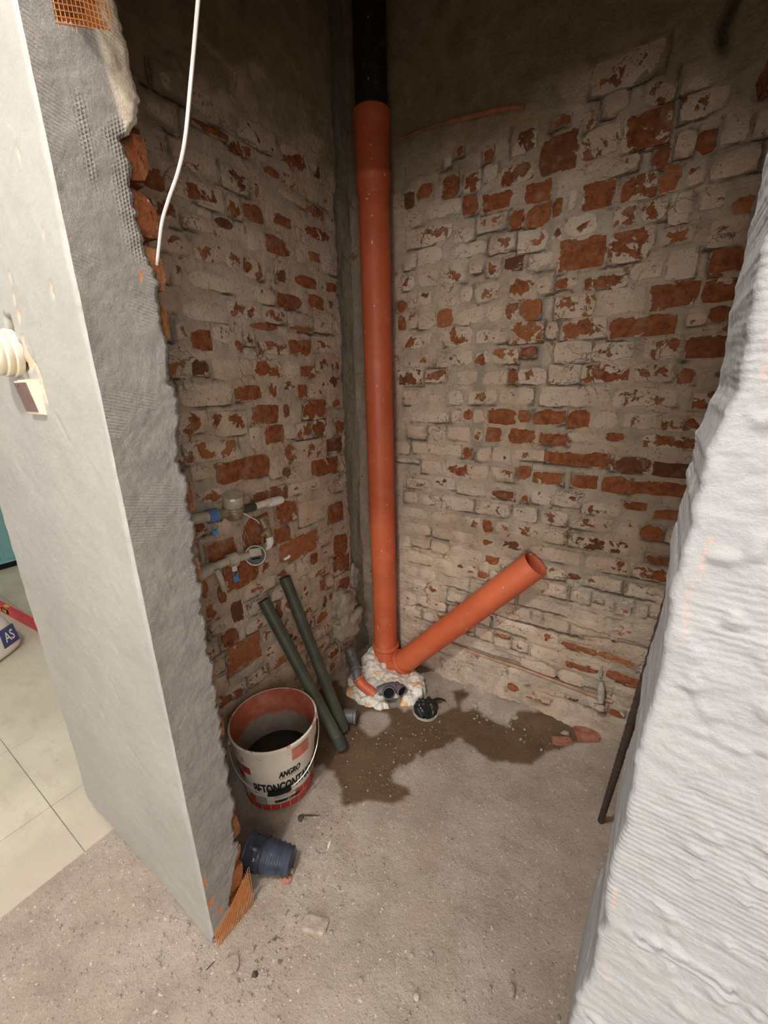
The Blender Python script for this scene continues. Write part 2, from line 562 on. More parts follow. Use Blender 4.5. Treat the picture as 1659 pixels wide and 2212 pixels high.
# ------------------------------------------------------------------ brick layout, mm on the wall plane (u0 u1 z0 z1 red%)
BACK=[int(v) for v in "737 801 1516 1549 60 815 927 1500 1538 60 984 1096 1428 1498 75 1102 1188 1438 1491 80 741 852 1432 1496 55 856 980 1432 1498 10 634 701 1440 1500 80 589 634 1444 1503 50 762 892 1372 1432 55 896 1064 1363 1424 80 1079 1122 1387 1428 50 1125 1169 1392 1427 90 1152 1186 1369 1384 80 604 714 1373 1437 60 752 858 1307 1369 2 862 968 1308 1359 30 990 1078 1305 1363 45 1083 1195 1300 1364 85 614 643 1248 1298 90 645 738 1247 1297 35 742 835 1245 1303 35 838 969 1242 1299 55 1079 1124 1236 1281 70 1158 1190 1254 1274 50 586 699 1183 1234 20 722 922 1178 1237 35 930 1093 1178 1228 45 1122 1195 1171 1223 50 706 807 1119 1166 90 811 881 1110 1165 95 885 953 1112 1164 15 965 1056 1114 1163 35 1060 1174 1108 1151 50 627 715 1051 1105 95 727 826 1053 1096 70 826 921 1068 1098 0 925 981 1074 1102 95 1023 1180 1062 1102 60 648 753 996 1037 30 754 943 992 1038 90 947 1056 984 1031 70 1060 1190 980 1023 95 663 710 927 978 80 718 818 921 961 85 842 926 918 968 90 933 1014 916 967 95 1014 1194 917 965 95 799 882 852 905 40 884 993 837 879 50 997 1067 864 898 80 1082 1167 854 884 90 1058 1117 778 828 90 1083 1155 710 735 95 866 908 599 620 100 953 986 532 546 100 1026 1071 511 544 100 1121 1151 526 539 100 870 992 323 351 100 992 1107 325 351 100 895 1015 249 281 100 1020 1165 251 290 80 696 743 68 100 90 628 690 286 302 90 763 801 401 420 100 478 539 247 274 50 367 431 283 303 60 758 861 71 87 50 915 957 124 135 70 1054 1104 123 149 60 590 673 1504 1568 55 341 403 1445 1504 90 172 216 1512 1550 100 178 216 1445 1502 90 223 263 1452 1511 40 267 339 1445 1499 30 268 325 1523 1570 40 344 422 1508 1541 30 370 479 1379 1438 45 554 642 1311 1362 60 648 698 1328 1361 90 491 544 1310 1358 50 180 291 1248 1308 60 297 381 1258 1304 50 311 383 1186 1214 40 546 649 1113 1168 95 653 695 1122 1164 80 544 604 1052 1106 95 392 487 1051 1101 5 455 490 1127 1164 70 458 503 986 1029 95 243 453 988 1034 10 236 398 1113 1150 15 162 229 983 1036 30 161 272 949 965 30 574 642 986 1036 40 336 432 858 904 35 214 330 846 885 30 580 663 847 880 80 683 713 842 878 70 551 590 711 760 100 542 605 661 686 60 567 625 582 621 90 546 583 512 549 95 244 327 589 629 20 449 484 534 554 70 322 375 391 429 50 736 867 1557 1645 100 871 977 1561 1644 60 935 1009 1512 1557 10 1013 1079 1502 1576 15 1106 1176 1499 1561 95 939 997 1648 1700 60 1001 1050 1632 1700 10 783 874 1700 1773 70 881 966 1704 1762 60 970 1016 1704 1766 95 871 931 1648 1699 50 752 832 1649 1699 35 662 768 1814 1914 85 772 866 1824 1895 50 871 976 1817 1896 60 576 658 1887 1960 60 686 738 1918 1947 90 772 806 1895 1923 60 948 987 1766 1809 80 830 917 1777 1813 35 772 829 1796 1820 30 992 1092 1851 1903 50 1036 1076 1772 1817 80 910 976 1902 1959 35 781 948 1963 2040 40 1127 1170 1628 1665 90 1091 1166 1564 1624 40 624 702 1755 1810 95 632 706 1693 1751 90 582 628 1701 1751 80 709 739 1705 1754 80 615 703 1629 1689 40 1133 1157 1851 1925 100 256 322 1842 1897 90 207 252 1828 1886 80 349 412 1831 1901 70 426 486 1827 1886 60 548 649 1817 1868 60 429 481 1769 1823 90 490 589 1759 1813 90 458 508 1598 1628 50 573 635 1588 1628 70 397 429 1934 1963 70 490 522 1894 1930 80 399 472 1693 1733 20 264 361 1648 1702 15 400 516 1651 1689 20".split()]
LEFT=[int(v) for v in "686 747 1350 1403 95 581 609 1354 1386 80 406 523 1353 1392 60 287 399 1353 1406 70 271 387 1431 1449 95 438 546 1422 1442 90 763 824 1280 1325 60 706 755 1286 1329 80 563 694 1276 1332 5 442 552 1281 1333 60 278 355 1279 1325 70 363 428 1284 1337 10 638 801 1205 1266 25 523 624 1212 1263 95 457 497 1215 1262 70 317 373 1210 1264 75 251 311 1213 1263 40 728 824 1134 1194 45 597 715 1116 1185 45 463 579 1137 1200 95 415 445 1151 1199 70 231 353 1138 1206 65 636 813 1049 1112 50 539 593 1065 1133 20 453 533 1068 1132 85 397 449 1080 1129 0 311 391 1071 1128 50 237 300 1074 1135 70 124 187 1069 1129 60 144 242 1002 1063 95 262 461 994 1066 40 527 731 975 1045 85 741 804 1005 1045 20 474 523 955 1026 15 408 468 948 990 60 174 330 924 990 80 676 795 929 971 45 573 666 931 971 20 272 453 879 920 30 461 615 879 927 75 417 520 791 870 70 266 411 750 844 30 160 252 717 798 95 464 541 727 787 90 322 527 635 723 95 327 373 583 631 95 134 225 562 657 90 123 232 476 558 70 693 797 737 810 85 613 747 627 725 80 556 658 751 853 80 751 778 606 664 95 694 741 511 592 95 293 335 443 504 90 290 319 368 426 90 393 431 467 511 50 729 795 446 507 90 644 780 339 442 90 807 829 650 707 80 529 572 432 511 70 141 212 368 444 95 556 659 1876 1891 95 470 553 1863 1895 60 384 439 1847 1867 90 61 163 1901 1934 95 458 529 1709 1752 95 422 451 1715 1781 5 334 416 1725 1763 90 269 385 1804 1836 10 189 267 1794 1824 60 159 280 1730 1762 70 356 457 1643 1691 70 209 275 1655 1688 80 469 549 1560 1607 60 377 429 1567 1616 60 246 341 1571 1605 90 133 192 1575 1611 80 569 730 1507 1544 20 438 529 1498 1542 30 321 430 1496 1539 75 208 288 1510 1556 80 623 754 1427 1470 30 569 627 1667 1692 80 634 719 1642 1675 20 790 811 1633 1678 90 758 811 1699 1747 60 71 116 1654 1691 60".split()]

def rows(a):
    return [tuple(v / 1000 for v in a[i:i + 4]) + (a[i + 4] / 100,) for i in range(0, len(a), 5)]

def fill_courses(picks, u_lo, u_hi, z_lo, z_hi, pitch, z_off, rng, redfun):
    """lays courses of headers and stretchers wherever no surveyed brick sits"""
    out = list(picks)
    k = 0
    z = z_lo + z_off
    while z + pitch < z_hi:
        u = u_lo - rng.random() * .12
        while u < u_hi:
            L = rng.choice([.098, .19, .19, .098, .14])
            a0, a1 = max(u + .004, u_lo), min(u + L - .006, u_hi)
            b0, b1 = z + .005 + rng.random() * .003, z + pitch - .006 - rng.random() * .004
            segs = [(a0, a1)]
            for p in picks:
                oz = min(b1, p[3]) - max(b0, p[2])
                if oz < .010:
                    continue
                ns = []
                for s0, s1 in segs:
                    if p[1] <= s0 or p[0] >= s1:
                        ns.append((s0, s1))
                    else:
                        if p[0] - .007 - s0 > .02:
                            ns.append((s0, p[0] - .007))
                        if s1 - p[1] - .007 > .02:
                            ns.append((p[1] + .007, s1))
                segs = ns
            for s0, s1 in segs:
                if s1 - s0 > .03:
                    c0, c1 = b0, b1
                    for p in picks:
                        if p[1] > s0 and p[0] < s1:
                            if p[2] < c1 and p[2] > (b0 + b1) / 2: c1 = min(c1, p[2] - .004)
                            if p[3] > c0 and p[3] < (b0 + b1) / 2: c0 = max(c0, p[3] + .004)
                    if c1 - c0 > .024:
                        out.append((s0, s1, c0, c1, redfun((s0 + s1) / 2, z) + rng.uniform(-.12, .12)))
            u += L
        z += pitch
        k += 1
    return out

def brick_mesh(L, H, proud, seed, to_world, flip):
    nx = max(3, min(7, int(L / .028)))
    nz = 3 if H > .03 else 2
    rg = np.random.default_rng(seed)
    U, Z = np.meshgrid(np.linspace(-L / 2, L / 2, nx + 1), np.linspace(-H / 2, H / 2, nz + 1), indexing='ij')
    U = U + rg.normal(0, .0016, U.shape)
    Z = Z + rg.normal(0, .0014, Z.shape)
    for i in (0, nx):                                   # knocked corners
        for j in (0, nz):
            c = .002 + .009 * rg.random() ** 2
            U[i, j] -= np.sign(U[i, j]) * c
            Z[i, j] -= np.sign(Z[i, j]) * c * .6
    h = proud + rg.normal(0, .0014, U.shape) + (U / L) * rg.normal(0, .003) + (Z / H) * rg.normal(0, .002)
    edge = np.zeros(U.shape, bool)
    edge[0, :] = edge[-1, :] = edge[:, 0] = edge[:, -1] = True
    h[edge] -= .0035 + .004 * rg.random(edge.sum()) ** 2
    ring = [(i, 0) for i in range(nx)] + [(nx, j) for j in range(nz)] + [(i, nz) for i in range(nx, 0, -1)] + [(0, j) for j in range(nz, 0, -1)]
    idx = {(i, j): i * (nz + 1) + j for i in range(nx + 1) for j in range(nz + 1)}
    V = [to_world(U[i, j], Z[i, j], h[i, j]) for i in range(nx + 1) for j in range(nz + 1)]
    F = [(idx[i, j], idx[i + 1, j], idx[i + 1, j + 1], idx[i, j + 1]) for i in range(nx) for j in range(nz)]
    n0 = len(V)
    for i, j in ring:
        V.append(to_world(U[i, j] * .985, Z[i, j] * .97, -.03))
    m = len(ring)
    for k in range(m):
        k2 = (k + 1) % m
        F.append((idx[ring[k2]], idx[ring[k]], n0 + k, n0 + k2))
    F = [f[::-1] if flip else f for f in F]
    rim = np.concatenate([edge.ravel(), np.ones(m)]).astype(float)
    return mesh_np('brick', V, F, dict(rim=rim), True, .9)

def wall_height(u, z, bricks, zp, seed, crack=None, recess=None):
    """relief of the mortar face: joints, raised old render above zp, chases"""
    U, Z = np.meshgrid(u, z, indexing='ij')
    p = st(U, Z, seed)
    h = (fbm(p * 14, 4, seed) - .5) * .016 + (fbm(p * 70, 3, seed + 5) - .5) * .005
    gr = np.zeros(U.shape)
    jit = (fbm(p * 45, 3, seed + 9) - .5) * .010
    gm = sm(fbm(p * 11, 3, seed + 3), .43, .66)
    for b in bricks:
        i0, i1 = np.searchsorted(u, [b[0] - .014, b[1] + .014])
        j0, j1 = np.searchsorted(z, [b[2] - .014, b[3] + .014])
        if i1 <= i0 or j1 <= j0:
            continue
        uu, zz = U[i0:i1, j0:j1], Z[i0:i1, j0:j1]
        du = np.maximum(b[0] - uu, uu - b[1])
        dz = np.maximum(b[2] - zz, zz - b[3])
        d = np.maximum(du, dz) + jit[i0:i1, j0:j1]
        below = (dz > du) * (zz < (b[2] + b[3]) / 2)
        above = (dz > du) * (zz > (b[2] + b[3]) / 2)
        g = np.exp(-((d - .002) / .0033) ** 2) * gm[i0:i1, j0:j1] * (.75 + .6 * below - .45 * above)
        gr[i0:i1, j0:j1] = np.maximum(gr[i0:i1, j0:j1], g)
        inside = d < -.005
        h[i0:i1, j0:j1] = np.where(inside, np.minimum(h[i0:i1, j0:j1], -.004), h[i0:i1, j0:j1])
    h -= gr * .010
    edge = zp + (fbm(st(u * 9, 0, seed), 4, seed) - .5) * .10
    pl = sm(Z, edge[:, None] - .006, edge[:, None] + .006)
    h = h * (1 - .75 * pl) + pl * .010
    trans = sm(Z, edge[:, None] - .30, edge[:, None] - .05)       # smeared remains of the render below its edge
    tn = sm(fbm(p * 8, 4, seed + 21) + .35 * trans, .62, .80) * trans
    h += tn * .006 * (1 - pl)
    return U, Z, h, np.clip(gr, 0, 1), np.clip(pl + .85 * tn, 0, 1)

rng = random.Random(11)
def back_red(u, z):
    if z < .12: return .15
    if z > 1.75: return .22
    if u < .45 and z < 1.3: return .12
    return .36 if z > .5 else .30
def left_red(u, z):
    return .44 if z < .35 else .40 if z < 1.9 else .34
back_bricks = fill_courses(rows(BACK), .20, 1.25, .03, 1.99, .0665, .012, rng, back_red)
left_bricks = fill_courses(rows(LEFT), .125, 1.02, .03, 1.99, .0665, .004, rng, left_red)
back_bricks = [b for i, b in enumerate(back_bricks) if i < len(BACK) // 5 or b[2] > .20 or (b[2] > .1 and rng.random() < .4)]
left_bricks = [b for b in left_bricks if b[0] > .115 and b[1] < 1.05]

# ------------------------------------------------------------------ floor
xs = np.concatenate([np.linspace(-3.6, -.35, 40), np.arange(-.34, 1.32, .007), np.linspace(1.33, 2.5, 12)])
ys = np.concatenate([np.linspace(-5.1, -1.62, 30), np.arange(-1.60, .03, .007), np.linspace(.06, 1.6, 14)])
X, Y = np.meshgrid(xs, ys, indexing='ij')
p = st(X, Y, 3)
Zf = (fbm(p * 9, 4, 1) - .5) * .008 + (fbm(p * 60, 3, 2) - .5) * .0035
inner = ((X > -.02) & (X < 1.30) & (Y > -1.05)).astype(float)
Zf = Zf * np.where((X < -.15) | (Y < -1.5), .35, 1.0)
ramp_w = sm(Y, -.16, .0) * sm(X, .40, .62)                          # rubble fillet along the back wall
Zf += ramp_w * (.035 + .05 * (fbm(p * 16, 4, 5) - .4))
Zf += sm(X, .10, .02) * inner * .012
def poly_mask(poly, x, y):
    ins = np.zeros(x.shape, bool)
    n = len(poly)
    for i in range(n):
        x0, y0 = poly[i]
        x1, y1 = poly[(i + 1) % n]
        if y0 == y1:
            continue
        c = ((y0 > y) != (y1 > y)) & (x < (x1 - x0) * (y - y0) / (y1 - y0) + x0)
        ins ^= c
    return ins
WET = [(0.02, -.80), (.263, -.641), (.349, -.669), (.431, -.718), (.561, -.607), (.565, -.571), (.511, -.583), (.478, -.544), (.531, -.399),
       (.626, -.29), (.739, -.311), (.825, -.277), (.919, -.153), (1.032, -.057), (1.04, .0), (.95, -.005), (.851, -.01),
       (.748, -.08), (.733, -.144), (.618, -.135), (.524, -.056), (.489, -.095), (.538, -.157), (.484, -.235), (.357, -.273),
       (.30, -.30), (.24, -.28), (.16, -.35), (.02, -.30)]
wx = X + (fbm(p * 28, 3, 31) - .5) * .05
wy = Y + (fbm(p * 28, 3, 32) - .5) * .05
wet = poly_mask(WET, wx, wy).astype(float)
for cx, cy, rr in ((.304, -.393, .062), (.569, -.122, .027)):
    wet *= sm(np.hypot(wx - cx, (wy - cy)), rr - .006, rr + .006)
for _ in range(1):                                                   # soften the border by one cell
    q = wet.copy()
    q[1:-1, 1:-1] = (wet[1:-1, 1:-1] * 2 + wet[:-2, 1:-1] + wet[2:, 1:-1] + wet[1:-1, :-2] + wet[1:-1, 2:]) / 6
    wet = q
dark = np.exp(-(((X - .50) / .06) ** 2 + ((Y + 1.07) / .16) ** 2)) + .7 * np.exp(-(((X - .42) / .05) ** 2 + ((Y + .80) / .10) ** 2)) \
    + .5 * np.exp(-(((X - .90) / .16) ** 2 + ((Y + .12) / .05) ** 2)) + .25 * sm(fbm(p * 5, 3, 41), .5, .7)
redd = np.exp(-(((X - .53) / .10) ** 2 + ((Y + .93) / .22) ** 2)) + .8 * sm(fbm(p * 3, 3, 44), .52, .7) + .8 * ramp_w
floor = struct(link('floor', grid_np('floor', st(X, Y, Zf), dict(wet=wet, dark=np.clip(dark, 0, 1), red=np.clip(redd, 0, 1))), M['floor']))
t0 = None
tile_me = None
for i in range(8):
    for j in range(6):
        x1 = -.355 + .3875 - i * .3875
        x0 = x1 - .3875
        y0 = -1.6155 + j * .3875
        if x1 > -.12:
            x1c = -.115
        else:
            x1c = x1
        if y0 + .3875 > 1.4:
            continue
        if x1c == x1 and tile_me is not None:
            me = tile_me
            o = link('floor_tile', me, M['tile'], floor, ((x0 + x1) / 2, y0 + .194, -.0015))
        else:
            hw = (x1c - x0 - .0016) / 2
            me = bpy.data.meshes.new('floor_tile')
            V = [(sx * hw, sy * .1930, -.006) for sx in (-1, 1) for sy in (-1, 1)] + [(sx * (hw - .0006), sy * .1924, .0045) for sx in (-1, 1) for sy in (-1, 1)]
            me.from_pydata(V, [], [(4, 6, 7, 5), (0, 4, 5, 1), (2, 3, 7, 6), (0, 2, 6, 4), (1, 5, 7, 3), (0, 1, 3, 2)])
            if x1c == x1:
                tile_me = me
            o = link('floor_tile', me, M['tile'], floor, ((x0 + x1c) / 2, y0 + .194, -.0015))

# ------------------------------------------------------------------ back wall
u = np.arange(-.05, 1.275, .0045)
z = np.concatenate([np.arange(-.02, 2.3, .0045), np.linspace(2.32, 2.62, 8)])
U, Z, h, gr, pl = wall_height(u, z, back_bricks, 2.05, 3)
crk = np.interp(u, [-.1, .19, .30, .48, .60, .71, .93, 1.04, 1.15, 1.3], [.27, .27, .33, .375, .362, .378, .383, .412, .408, .405])[:, None]
crk = crk + (fbm(st(u * 30, 0, 8), 3, 8) - .5)[:, None] * .014
up = sm(Z, crk, crk + .006) * sm(Z, crk + .22, crk + .05) * sm(U, .30, .42)
h += up * .012                                                        # render hanging over the open bed joint
g2 = np.exp(-((Z - crk + .006) / .006) ** 2) * sm(U, .18, .3)
h -= g2 * .016
flake = sm(Z, .55, .30)
h += flake * (fbm(st(U * 7, Z * 48, 3), 4, 24) - .5) * .016
low = sm(Z, .34, .24) * sm(U, .3, .45)
h += low * .012 * fbm(st(U * 20, Z * 30, 2), 3, 4)
foot = sm(Z, .16, .0) * sm(U, .35, .6)
h += foot * (.035 + .03 * (fbm(st(U * 18, Z * 18, 5), 4, 6) - .5))
ch = np.exp(-((Z - .182) / .009) ** 2) * sm(U, .42, .46) * sm(U, 1.06, 1.02)   # chase of the copper pipe
h -= ch * .012
ch2 = np.exp(-((U - 1.062 - .01 * np.sin(Z * 40)) / .014) ** 2) * sm(Z, 1.93, 1.99)
h -= ch2 * .02
chase = sm(U, .20, .16) * (1 - pl)
gv = chase * .55 * sm(fbm(st(U * 12, Z * 5, 9), 3, 9), .35, .6)
gv = np.maximum(gv, np.exp(-(((U - .98) / .13) ** 2 + ((Z - .60) / .05) ** 2)) * .8)
gv = np.maximum(gv, np.exp(-(((U - 1.02) / .05) ** 2 + ((Z - 1.09) / .02) ** 2)) * .8)
gv = np.maximum(gv, sm(np.abs(U - .512), .03, .018) * sm(Z, .93, 1.0) * sm(Z, 1.40, 1.33) * .7)
gv = np.maximum(gv, sm(np.abs(U - .70), .022, .014) * sm(Z, 1.05, 1.1) * sm(Z, 1.85, 1.78) * .7)
gr2 = np.clip(gr + g2 * .9 + ch * .5 + ch2, 0, 1)
wall_back = struct(link('wall_back', grid_np('wall_back', st(U, -h, Z), dict(groove=gr2, plaster=pl, grey=gv)), M['wall']))

# ------------------------------------------------------------------ left wall (u runs from the corner to the doorway)
u = np.arange(-.03, 1.09, .0045)
U2, Z2, h2, gr_, pl_ = wall_height(u, z, left_bricks, 2.06, 5)
edge = .118 + (fbm(st(0, z * 14, 2), 3, 12) - .5) * .03
cut = sm(U2, edge[None, :] + .004, edge[None, :] - .004)
h2 -= cut * (.030 + .02 * (fbm(st(U2 * 25, Z2 * 8, 7), 3, 13) - .5))
foot = sm(Z2, .22, .02)
h2 += foot * .03 * fbm(st(U2 * 14, Z2 * 14, 4), 4, 14)
wall_left = struct(link('wall_left', grid_np('wall_left', st(h2, -U2, Z2), dict(groove=np.clip(gr_ + .25 * foot, 0, 1), plaster=pl_ * (1 - cut) + cut * .5, grey=cut * .9), flip=True), M['wall']))

def lay(wall, bricks, axis, seed, npick):
    for k, b in enumerate(bricks):
        cu, cz = (b[0] + b[1]) / 2, (b[2] + b[3]) / 2
        L, H = b[1] - b[0], b[3] - b[2]
        rg = random.Random(seed + k)
        proud = rg.uniform(.002, .007) if k < npick else rg.uniform(-.0012, .0035)
        if axis == 1:
            i, j = int(np.clip((cu + .05) / .0045, 0, h.shape[0] - 1)), int(np.clip((cz + .02) / .0045, 0, h.shape[1] - 1))
            if cz < .4: proud += max(0, float(h[i, j]) + .004)
            f = lambda a, b_, c: (a, -c, b_)
            o = link('brick', brick_mesh(L, H, proud, seed + k, f, False), M['brick'], wall, (cu, 0, cz))
        else:
            i, j = int(np.clip((cu + .03) / .0045, 0, h2.shape[0] - 1)), int(np.clip((cz + .02) / .0045, 0, h2.shape[1] - 1))
            if cz < .25: proud += max(0, float(h2[i, j]) + .004)
            f = lambda a, b_, c: (c, -a, b_)
            o = link('brick', brick_mesh(L, H, proud, seed + k, f, True), M['brick'], wall, (0, -cu, cz))
        o['red'] = float(np.clip(b[4], 0, 1))
        o['tone'] = rg.random()
lay(wall_back, back_bricks, 1, 100, len(BACK) // 5)
lay(wall_left, left_bricks, 0, 900, len(LEFT) // 5)

# backing, closet right side, ceiling, room shell
MB().box((.60, .14, 1.3), (1.7, .15, 2.64)).build('backing', M['dullwall'], wall_back)
MB().box((-.115, -.49, 1.3), (.11, 1.11, 2.6)).build('backing', M['dullwall'], wall_left)
struct(MB().box((1.33, -.51, 1.3), (.12, 1.06, 2.6)).build('wall_right', M['dullwall']))
struct(MB().box((.55, -.57, 2.66), (1.9, 1.5, .1)).build('ceiling', M['dullwall']))
struct(MB().box((-.6, -3.1, 2.67), (6.0, 4.1, .1)).build('ceiling_room', M['ceil']))
struct(MB().box((-1.9, .2, 2.66), (3.4, 2.7, .1)).build('ceiling_passage', M['ceil']))
struct(MB().box((-.6, -5.1, 1.3), (6.2, .1, 2.7)).build('wall_room_rear', M['roomwall']))
struct(MB().box((2.45, -3.1, 1.3), (.1, 4.0, 2.7)).build('wall_room_right', M['roomwall']))
struct(MB().box((-3.65, -1.75, 1.3), (.1, 6.8, 2.7)).build('wall_room_left', M['roomwall']))
struct(MB().box((-1.9, 1.6, 1.3), (3.5, .1, 2.7)).build('wall_passage', M['roomwall']))
struct(MB().box((-.225, .83, 1.3), (.1, 1.5, 2.6)).build('wall_passage_side', M['roomwall']))
lint = struct(MB().box((.74, -1.097, 2.1875), (.72, .105, .885)).build('wall_front_lintel', M['roomwall']))

# ------------------------------------------------------------------ front wall, left stub: core, jamb bricks, white paint, grey render
wfl = struct(MB().box((-.05, -1.097, 1.3), (.44, .088, 2.6)).build('wall_front_left', M['dullwall']))
rb = random.Random(5)
POKE = {1.59: -1.010, 1.515: -1.012, 1.45: -1.016, 1.385: -1.018, 1.07: -1.026, .90: -1.034, .68: -1.036, .52: -1.036, .32: -1.04}
for k in range(35):
    zc = .037 + .0735 * k
    yb = -1.040 - .012 * rb.random()
    for zz, yy in POKE.items():
        if abs(zz - zc) < .037:
            yb = yy
    y0 = -1.143
    if k == 0:
        yb, y0 = -1.045, -1.148
    x1 = .3735 if k else .378
    L, D, H = x1 - .19, yb - y0, .062
    f = lambda a, b_, c: (c, a, b_)
    me = brick_mesh(D, H, 0.0, 4000 + k, f, True)
    o = link('brick', me, M['brick'], wfl, (x1, (y0 + yb) / 2, zc))
    o['red'] = .95
    o['tone'] = .5 + .45 * rb.random()
    bx = MB().box((x1 - .06 - .012, (y0 + yb) / 2, zc), (.10, D - .006, H - .006))
    bb = bx.build('brick_body', M['brick'], o, None, False)
    bb['red'] = .95
    bb['tone'] = .6

def white_panel():
    us = np.linspace(0, 1, 170)
    zs = np.concatenate([np.arange(0, 2.0, .005), np.linspace(2.02, 2.6, 8)])
    A, Zp = np.meshgrid(us, zs, indexing='ij')
    pe = st(0, zs * 30, 1)
    xl = -.290 + (fbm(pe, 3, 50) - .5) * .012
    xr = .3825 + (fbm(st(0, zs * 45, 2), 4, 51) - .5) * .006
    # rises off the floor at the far end, torn lower edge
    Xp = xl[None, :] + A * (xr - xl)[None, :]
    zlow = .006 + .016 * fbm(st(us * 22, 0, 0), 4, 53) + .025 * sm(us, .985, 1.0)
    Zq = Zp + zlow[:, None] * sm(Zp, .12, 0)
    q = st(Xp, Zq, 0)
    Yp = -1.153 - (fbm(q * 5, 4, 54) - .5) * .006 - (fbm(q * 40, 3, 55) - .5) * .0016
    e = np.minimum(A, 1 - A) * .67
    Yp += sm(e, .006, 0) * .006
    sal = np.zeros(A.shape)
    hole = np.zeros(A.shape)
    qx = Xp + (fbm(q * 60, 3, 56) - .5) * .012
    qz = Zq + (fbm(q * 60, 3, 57) - .5) * .012
    tri = poly_mask([(.125, 1.287), (.142, 1.325), (.139, 1.345), (.152, 1.345), (.156, 1.312), (.178, 1.293), (.190, 1.262), (.194, 1.235), (.180, 1.235), (.174, 1.290)], qx, qz)
    sal = np.maximum(sal, tri)
    for cx, cz, a, b in ((.152, 1.405, .005, .010), (.153, 1.372, .006, .012), (.160, 1.435, .004, .008), (.306, 1.388, .003, .010), (.318, 1.46, .002, .012), (.30, 1.56, .002, .01)):
        sal = np.maximum(sal, ((qx - cx) / a) ** 2 + ((qz - cz) / b) ** 2 < 1)
    hl = ((np.abs(qx - .098) < .018) & (np.abs(qz - 1.345) < .035)) | ((np.abs(qx - .122) < .010) & (np.abs(qz - 1.30) < .03))
    hole = np.maximum(hole, hl)
    Yp += sal * .003 + hole * .010
    for x0, z0, x1, z1 in ((.165, 1.33, .19, 1.27), (.17, 1.36, .185, 1.385), (.21, 1.22, .24, 1.17), (.12, .70, .19, .60), (.16, .48, .22, .43), (.02, .9, .05, .82), (.05, .52, .11, .45)):
        t = np.clip(((Xp - x0) * (x1 - x0) + (Zq - z0) * (z1 - z0)) / ((x1 - x0) ** 2 + (z1 - z0) ** 2), 0, 1)
        d = np.hypot(qx - x0 - t * (x1 - x0), qz - z0 - t * (z1 - z0))
        Yp += np.exp(-(d / .0022) ** 2) * .0025
        hole = np.maximum(hole, np.exp(-(d / .0012) ** 2) * .55)
    o = link('white_plaster', grid_np('white_plaster', st(Xp, Yp, Zq), dict(salmon=sal.astype(float), hole=hole.astype(float))), M['white'], wfl)
    o['label'] = 'cream white painted face of the wall stub'
    # end of the stub towards the next room
    MB().box((-.282, -1.098, 1.3), (.014, .10, 2.6)).build('end_plaster', M['roomwall'], wfl)
white_panel()

ZE = [0, .03, .075, .116, .3, .5, .757, .907, 1.068, 1.206, 1.351, 1.40, 1.444, 1.50, 1.56, 1.587, 1.61, 1.632, 1.74, 1.85, 2.6]
YE = [-1.10, -1.10, -1.085, -1.064, -1.056, -1.049, -1.052, -1.048, -1.042, -1.038, -1.040, -1.040, -1.040, -1.046, -1.054, -1.052, -1.034, -1.022, -1.024, -1.03, -1.03]
def grey_panel():
    zs = np.concatenate([np.arange(0, 1.95, .003), np.linspace(1.97, 2.6, 8)])
    vs = np.linspace(0, 1, 56)
    A, Zp = np.meshgrid(vs, zs, indexing='ij')
    base = np.interp(zs, ZE, YE)
    tooth = (fbm(st(0, zs * 34, 3), 4, 60) - .5) * .026 + (fbm(st(0, zs * 130, 3), 2, 61) - .5) * .006
    ye = base + tooth
    Yp = -1.1515 + A * (ye + 1.1515)[None, :]
    q = st(Yp, Zp, 1)
    zl = np.interp(Yp, [-1.152, -1.10, -1.06, -1.03], [.045, .062, .115, .125])
    Zq = Zp + zl * sm(Zp, .30, 0) 
    bei = sm(Zp, 1.555, 1.60) * sm(Yp, np.interp(Zp, [1.55, 1.65, 1.75], [-1.042, -1.060, -1.075]) - .004, np.interp(Zp, [1.55, 1.65, 1.75], [-1.042, -1.060, -1.075]) + .004)
    Xp = .3858 + (fbm(q * 16, 4, 62) - .5) * .005 + (fbm(q * 120, 2, 63) - .5) * .0012
    Xp -= sm(A, .93, 1.0) * .004
    Xp += bei * (.010 * (fbm(q * 28, 3, 64) - .25))
    hole = ((Yp > -1.112) & (Yp < -1.047 + .01 * np.sin(Zp * 90)) & (Zp > 1.705 + (Yp + 1.06) * .35) & (Zp < 1.90)).astype(float)
    Xp -= hole * .014
    mz = np.zeros(A.shape)
    strip = sm(Yp, ye[None, :] - .035, ye[None, :] - .012)
    mz = np.maximum(mz, strip * sm(Zp, 1.42, 1.46) * sm(Zp, 1.64, 1.60) * (1 - bei))
    mz = np.maximum(mz, .8 * np.exp(-((Yp + 1.105) / .007) ** 2) * sm(Zp, 1.50, 1.54) * sm(Zp, 1.63, 1.60))
    brk = hole.copy()
    for cz, cy, a, b in ((1.415, -1.062, .002, .011), (.115, -1.143, .008, .014), (.052, -1.13, .006, .01), (.205, -1.148, .004, .016)):
        brk = np.maximum(brk, ((Yp - cy) / a) ** 2 + ((Zp - cz) / b) ** 2 < 1)
    P = np.concatenate([st(Xp, Yp, Zq), st(np.full((1, len(zs)), .372), (ye - .004)[None, :], Zq[-1:])], 0)
    ext = lambda a: np.concatenate([a, a[-1:]], 0).astype(float)
    o = link('grey_render', grid_np('grey_render', P, dict(beige=ext(bei), brickred=ext(brk), mesh=ext(mz))), M['render'], wfl)
    o['label'] = 'rough grey cement render with torn edge on the jamb'
grey_panel()
